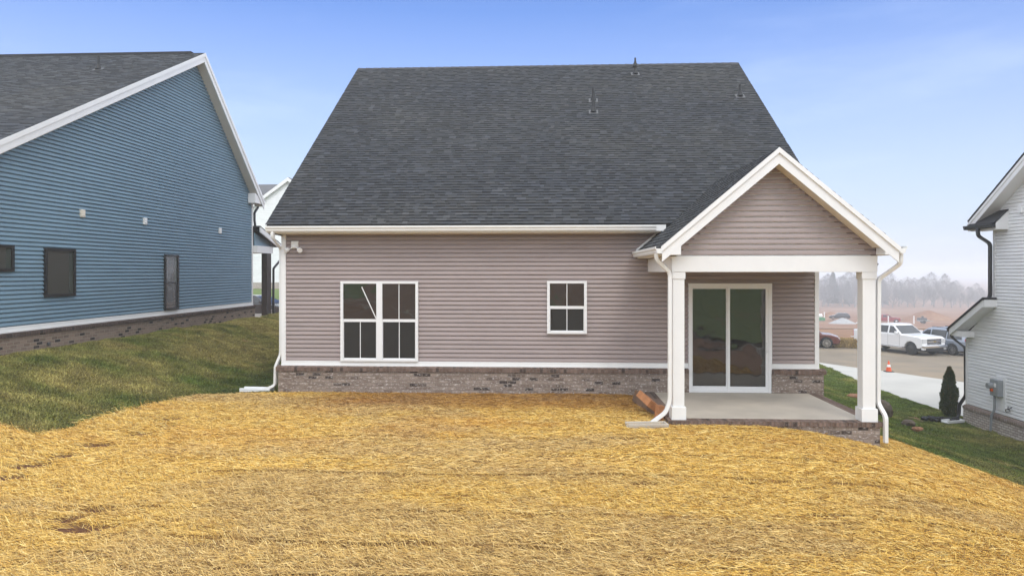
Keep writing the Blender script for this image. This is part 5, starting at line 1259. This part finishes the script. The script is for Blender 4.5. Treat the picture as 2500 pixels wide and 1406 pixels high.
SEDAN = dict(SUV, sill=0.28, r=0.33, belt=0.93, low=[(-2.3, .4), (-2.36, .65), (-2.3, .93), (0.95, .92), (1.7, .84), (2.2, .70), (2.38, .52), (2.34, .34), (2.2, .28)],
    cab=[(-1.9, .90), (-1.2, 1.32), (-0.9, 1.42), (0.1, 1.43), (0.3, 1.38), (1.25, .90)], win=[[(-1.3, .97), (-0.62, .96), (-0.62, 1.34), (-1.0, 1.30)], [(-0.54, .96), (0.85, .95), (0.3, 1.30), (-0.54, 1.35)]],
    ws=((1.25, .90), (0.3, 1.38)), rw=((-1.9, .90), (-1.2, 1.32)), rim=M_rim, spokes=10, mirror=(0.8, 1.0), handles=[(-0.5, .82), (0.3, .82)], seams=[-0.58, 1.0],
    head=(2.28, .56, .68, .5, .90, .16), mirmat=M_darkpaint)
vehicle('parked_car', 'dark sedan parked between the blue house porch and the taupe house', 'car', (-18.75, 43.6, T(-18.75, 43.6) - 0.02), -0.15, M_darkpaint, SEDAN)
vehicle('parked_car', 'far dark car behind the gravel pile on the red field', 'car', (70.7, 168.8, T(70.7, 168.8) - 0.05), -0.35 + PI, M_darkpaint, SUV)
RT = dict(TRUCK, rim=M_chrome, hmat=M_redtruck)
vehicle('pickup_truck', 'far red pickup truck on the red clay field', 'pickup truck', (75.4, 156.0, T(75.4, 156.0) - 0.05), -0.35, M_redtruck, RT)

# gravel pile, markers, tank and trailer out on the field
def mound(name, loc, rx, ry, h, mat, label, cat, sd):
    n = 36; V = []; Fc = []
    X, Y = np.meshgrid(np.linspace(-1, 1, n), np.linspace(-1, 1, n)); R = np.sqrt(X * X + Y * Y)
    Z = h * np.clip(1 - R ** 1.25, -0.12, 1) * (0.85 + 0.3 * fbm(X * 3 + 9, Y * 3, sd)) - 0.05
    V = np.stack([X.ravel() * rx, Y.ravel() * ry, Z.ravel()], 1); i = np.arange(n * n).reshape(n, n)
    Fq = np.stack([i[:-1, :-1].ravel(), i[:-1, 1:].ravel(), i[1:, 1:].ravel(), i[1:, :-1].ravel()], 1)
    o = link(name, np_mesh(name, V, Fq), mat); o.location = loc; return tagged(o, label, cat)
mound('gravel_pile', (65.0, 153.5, T(65.0, 153.5)), 2.9, 2.4, 1.25, M_gravel, 'pale grey gravel pile on the red field beyond the street', 'gravel pile', 71)
mound('soil_heap', (71.5, 176, T(71.5, 176)), 3.6, 3, 1.6, M_clay, 'red clay heap behind the far dark car', 'soil heap', 72)
mound('soil_heap', (92.0, 170, T(92.0, 170)), 6, 4, 2.3, M_clay, 'wide red clay heap right of the far red pickup', 'soil heap', 73)
for nm, (x, y, h), lab in (('marker_post', (65.0, 163.5, 1.9), 'white marker post beside the portable tank'), ('marker_post', (74.0, 152.0, 1.7), 'white marker post in front of the far red pickup'),
                           ('marker_post', (80.6, 154.3, 1.6), 'white marker post between the red pickup and the small trailer')):
    mb = MB(); mb.tube([(0, 0, -.1), (0, 0, h)], 0.13, 8); mb.tube([(0, 0, h), (0, 0, h + .06)], [.15, .1], 8)
    o = mb.build(nm, M_trim, None); o.location = (x, y, T(x, y)); tagged(o, lab, 'marker post', 'white marker posts on the field')
tk = thing('water_tank', 'small white tank with green base beside a marker post on the field', 'tank', (62.9, 161.4, T(62.9, 161.4)), 0.2)
mb = MB(); mb.box(-1.2, 1.2, -.7, .7, 0.1, .8); mb.build('base', M_green, tk, True, bevel=0.05)
mb = MB(); mb.tube([(-1.1, 0, 1.2), (-1.0, 0, 1.2), (0.7, 0, 1.2), (0.8, 0, 1.2)], [.3, .45, .45, .3], 14); mb.tube([(-.2, 0, 1.6), (-.2, 0, 1.8)], .2, 10); mb.build('tank_body', M_trim, tk, True)
tl = thing('trailer', 'small dark utility trailer far out on the red field', 'trailer', (82.6, 154.4, T(82.6, 154.4)), -0.2)
mb = MB(); mb.box(-1.1, 1.1, -.7, .7, .5, .75); mb.box(1.1, 2.0, -.05, .05, .5, .58); mb.build('trailer_bed', M_grey, tl, True)
mb = MB(); mb.box(-1.0, .6, -.6, .6, .75, 1.25); mb.box(-.3, .1, -.3, .3, 1.25, 1.6); mb.build('load', M_flash, tl, True, bevel=0.04)
for sg in (-1, 1):
    mb = MB(); mb.disc((0, sg * .78, .33), (0, 1, 0), .33, .18); mb.build('wheel', M_black, tl, True)

# ------------------------------------------------------------------ trees in the fog
def bare_tree(seed, h, spread):
    r = random.Random(seed); tr_ = MB(); tw = MB()
    def grow(p, d, ln, rad, lev):
        pts = [p]; q = Vector(p); dd = Vector(d)
        for k in range(3):
            dd = (dd + Vector((r.gauss(0, .12), r.gauss(0, .12), r.gauss(0.05, .08)))).normalized(); q = q + dd * ln / 3; pts.append(Vector(q))
        (tr_ if lev < 2 else tw).tube(pts, [rad, rad * .85, rad * .7, rad * .5], 6 if lev < 2 else 3, None, False)
        if lev == 4: return
        nb = (5, 5, 5, 6)[lev]
        for b in range(nb):
            t = r.uniform(.3, 1) if lev else r.uniform(.22, 1)
            i = min(2, int(t * 3)); base = pts[i].lerp(pts[i + 1], t * 3 - i)
            ax = dd.orthogonal().normalized(); ax.rotate(Matrix.Rotation(r.uniform(0, 2 * PI), 3, dd))
            nd = (dd * r.uniform(.55, 1.0) + ax * r.uniform(.5, 1.0) * spread + Vector((0, 0, .22))).normalized()
            grow(base, nd, ln * r.uniform(.55, .78), rad * .5, lev + 1)
    grow(Vector((0, 0, -.2)), Vector((0, 0, 1)), h * .40, h * .022, 0)
    # the fine twigs that give the crown its soft outline
    for i in range(2600):
        a = r.uniform(0, 2 * PI); q = r.random() ** .7; zc = h * (.10 + .88 * q)
        lob = .75 + .35 * math.sin(a * 3 + seed) * math.sin(q * 7 + seed * 2)
        rr = h * .33 * spread * math.sqrt(max(0, 1 - (2 * q - 0.95) ** 2)) * lob * math.sqrt(r.random()) + .1
        p = Vector((rr * math.cos(a), rr * math.sin(a), zc)); d = Vector((math.cos(a) * .6 + r.gauss(0, .5), math.sin(a) * .6 + r.gauss(0, .5), .8 + r.gauss(0, .4))).normalized()
        w_ = d.orthogonal().normalized() * .022
        tw.add([p - w_, p + w_, p + d * r.uniform(.5, 1.3)], [(0, 1, 2)])
    return tr_, tw
def fir(seed, h):
    r = np.random.default_rng(seed); tr_ = MB(); tr_.tube([(0, 0, -.2), (0, 0, h * .95)], [.22, .03], 6)
    n = 7000; q = r.random(n) ** 1.3; z = h * (.06 + .94 * q); a = r.uniform(0, 2 * PI, n)
    rad = h * .21 * (1 - q) ** .6 * (0.4 + 1.1 * fbm(a * 1.6, z * .55, seed, 3)) * np.sqrt(r.uniform(.15, 1, n)) + .05
    p = np.stack([rad * np.cos(a), rad * np.sin(a), z], 1); d = r.normal(size=(n, 3)); d /= np.linalg.norm(d, axis=1)[:, None]; s = np.cross(d, r.normal(size=(n, 3))); s /= np.linalg.norm(s, axis=1)[:, None]
    V = np.stack([p - s * .14, p + s * .14, p + d * r.uniform(.35, .8, n)[:, None]], 1).reshape(-1, 3)
    c = np.array([[0.05, 0.055, 0.035]]) * r.uniform(.6, 1.4, n)[:, None]
    return tr_, np_mesh('fir_crown', V, np.arange(3 * n).reshape(-1, 3), np.repeat(c, 3, 0))
protos = []
for sd in range(5):
    a_, b_ = bare_tree(100 + sd, 13.0 + sd % 3, (0.85, 1.1, 0.95, 1.2, 0.75)[sd])
    protos.append((a_.mesh('bare_trunk', uv=False), b_.mesh('bare_crown', uv=False)))
for a_, b_ in protos: a_.materials.append(M_bark); b_.materials.append(M_bark)
def place_tree(x, y, s, k, label, nm='bare_tree'):
    t = thing(nm, label, 'tree', (x, y, T(x, y)), random.uniform(0, 6.28), 'trees in the fog beyond the red field'); t.scale = (s, s, s)
    for part, me in zip(('trunk', 'crown'), protos[k]):
        o = bpy.data.objects.new(part, me); COL.objects.link(o); o.parent = t
    return t
bt = 'leafless grey tree standing in the foggy row beyond the red field'
k = 0
for u in np.arange(0.33, 0.86, 0.0125):
    for row in (0, 1):
        t_ = (312 + 24 * row) + random.uniform(-8, 8); uu = u + random.uniform(-.005, .005)
        xx = t_ * (uu * 0.9987 - 0.0506); yy = t_ * (uu * 0.0506 + 0.9987)
        prof_ = float(np.interp(uu, [.40, .455, .50, .53, .56, .60, .635, .66, .69, .72, .78], [1.05, 1.0, 1.15, 1.1, 0.95, 0.98, 0.95, 0.72, 0.62, 0.8, 0.75]))
        place_tree(xx, yy, 1.12 * prof_ * random.uniform(.82, 1.02) * (1.0 if row else 0.9), k % 5, bt); k += 1
for j, (u, h, lab) in enumerate(((0.470, 16.0, 'dark pointed evergreen in the fog close to the taupe house corner'), (0.492, 11.5, 'shorter dark evergreen in the fog left of the patio post'),
                                 (0.515, 15.5, 'broad tall evergreen in the fog just behind the patio post'), (0.545, 10.0, 'low dark evergreen in the fog right of the patio post'))):
    t_ = 338; t = thing('evergreen_tree', lab, 'tree', (t_ * (u * .9987 - .0506), t_ * (u * .0506 + .9987), 0)); t.location.z = T(t.location.x, t.location.y)
    a_, b_ = fir(200 + j, h); a_.build('trunk', M_bark, t, True); link('crown', b_, M_foliage, t, True)

# ------------------------------------------------------------------ haze
mb = MB(); mb.box(-1600, 1600, -400, 1900, -22.0, 13.6)
hz = mb.build('haze', None, None); tagged(hz, 'thin white fog lying over the whole site', kind='stuff')
m = bpy.data.materials.new('fog'); m.use_nodes = True; nt = m.node_tree
for n_ in list(nt.nodes):
    if n_.type != 'OUTPUT_MATERIAL': nt.nodes.remove(n_)
pv = nt.nodes.new('ShaderNodeVolumePrincipled'); pv.inputs['Color'].default_value = (0.90, 0.95, 1.0, 1); pv.inputs['Density'].default_value = HAZE = 0.0017
pv.inputs['Density Attribute'].default_value = ''; pv.inputs['Anisotropy'].default_value = 0.0
nt.links.new(pv.outputs['Volume'], [n_ for n_ in nt.nodes if n_.type == 'OUTPUT_MATERIAL'][0].inputs['Volume'])
hz.data.materials.append(m)

# ------------------------------------------------------------------ sky, sun, camera
SUN_EL, SUN_AZ = 52, 162        # degrees; azimuth measured clockwise from +Y (sun behind the viewer, a little to the left)
CLOUD_FILL = (7.2, 7.6, 8.3, 1); FILL_TOP = 0.9; CLOUD_LOW = 0.88; SKY_TINT = (0.65, 0.73, 0.97, 1); LOWCOL = (3.2, 3.42, 3.9, 1)
w = bpy.data.worlds.new('World'); scene.world = w; w.use_nodes = True; nt = w.node_tree
bg = nt.nodes['Background']
sky = nt.nodes.new('ShaderNodeTexSky'); sky.sky_type = 'NISHITA'; sky.sun_disc = False
sky.sun_elevation = math.radians(SUN_EL); sky.sun_rotation = math.radians(SUN_AZ)
sky.air_density = 1.0; sky.dust_density = 1.2; sky.ozone_density = 3.0; sky.altitude = 300
# thin cloud: wisps over the blue, mist at the horizon, plus added out-of-view overcast as fill
def M_(op, a_, b_=None, clamp=False):
    n_ = nt.nodes.new('ShaderNodeMath'); n_.operation = op; n_.use_clamp = clamp
    for i_, q_ in enumerate((a_, b_)):
        if q_ is None: continue
        if hasattr(q_, 'node'): nt.links.new(q_, n_.inputs[i_])
        else: n_.inputs[i_].default_value = q_
    return n_.outputs[0]
def MR_(v_, a_, b_, c_, d_, smooth=True):
    n_ = nt.nodes.new('ShaderNodeMapRange'); n_.interpolation_type = 'SMOOTHSTEP' if smooth else 'LINEAR'
    nt.links.new(v_, n_.inputs['Value'])
    for k_, q_ in zip(('From Min', 'From Max', 'To Min', 'To Max'), (a_, b_, c_, d_)): n_.inputs[k_].default_value = q_
    return n_.outputs['Result']
tc = nt.nodes.new('ShaderNodeTexCoord'); sx = nt.nodes.new('ShaderNodeSeparateXYZ'); nt.links.new(tc.outputs['Generated'], sx.inputs[0])
mp = nt.nodes.new('ShaderNodeMapping'); mp.inputs['Scale'].default_value = (1.6, 1.6, 7.0)
nt.links.new(tc.outputs['Generated'], mp.inputs['Vector'])
no = nt.nodes.new('ShaderNodeTexNoise'); no.inputs['Scale'].default_value = 1.6; no.inputs['Detail'].default_value = 6; no.inputs['Roughness'].default_value = 0.55
nt.links.new(mp.outputs['Vector'], no.inputs['Vector'])
wisp = MR_(no.outputs['Fac'], 0.46, 0.80, 0.0, 0.10)
over = MR_(sx.outputs['Z'], 0.42, 0.72, 0.0, FILL_TOP)  # unseen bright overcast overhead, added to lift the fog
low = MR_(sx.outputs['Z'], 0.0, 0.355, CLOUD_LOW, 0.0, False)
back = MR_(sx.outputs['Y'], 0.40, 0.68, 0.95, 0.0)  # unseen overcast behind and beside the view, added to light the side walls
cov = M_('ADD', M_('ADD', wisp, over), back, True)
lo_mix = nt.nodes.new('ShaderNodeMix'); lo_mix.data_type = 'RGBA'; nt.links.new(low, lo_mix.inputs['Factor'])
mx = nt.nodes.new('ShaderNodeMix'); mx.data_type = 'RGBA'
tint = nt.nodes.new('ShaderNodeMix'); tint.data_type = 'RGBA'; tint.blend_type = 'MULTIPLY'; tint.inputs['Factor'].default_value = 1.0
nt.links.new(sky.outputs['Color'], tint.inputs['A']); tint.inputs['B'].default_value = SKY_TINT
nt.links.new(tint.outputs['Result'], lo_mix.inputs['A']); lo_mix.inputs['B'].default_value = LOWCOL
nt.links.new(cov, mx.inputs['Factor']); nt.links.new(lo_mix.outputs['Result'], mx.inputs['A']); mx.inputs['B'].default_value = CLOUD_FILL
nt.links.new(mx.outputs['Result'], bg.inputs['Color']); bg.inputs['Strength'].default_value = 0.15
sl = bpy.data.lights.new('sun', 'SUN'); sl.energy = 0.65; sl.angle = math.radians(18); sl.color = (1.0, 0.96, 0.9)
so = bpy.data.objects.new('sun', sl); COL.objects.link(so)
el, az = math.radians(SUN_EL), math.radians(SUN_AZ)
sd_ = Vector((math.sin(az) * math.cos(el), math.cos(az) * math.cos(el), math.sin(el)))
so.rotation_euler = sd_.to_track_quat('Z', 'Y').to_euler(); so.location = sd_ * 60

cam = bpy.data.cameras.new('camera'); co = bpy.data.objects.new('camera', cam); COL.objects.link(co)
co.location = (0, 0, 2.75); co.rotation_euler = (math.radians(90), 0, math.radians(2.9))
cam.sensor_fit = 'HORIZONTAL'; cam.sensor_width = 36; cam.lens = 36 * 1667 / 2500
cam.shift_y = -(703 - 664) / 2500; cam.clip_start = 0.05; cam.clip_end = 5000
scene.camera = co

scene.view_settings.view_transform = 'Standard'; scene.view_settings.look = 'None'
scene.view_settings.exposure = 0.66; scene.view_settings.gamma = 1.0
scene.cycles.volume_bounces = 2; scene.cycles.max_bounces = 8; scene.cycles.diffuse_bounces = 3
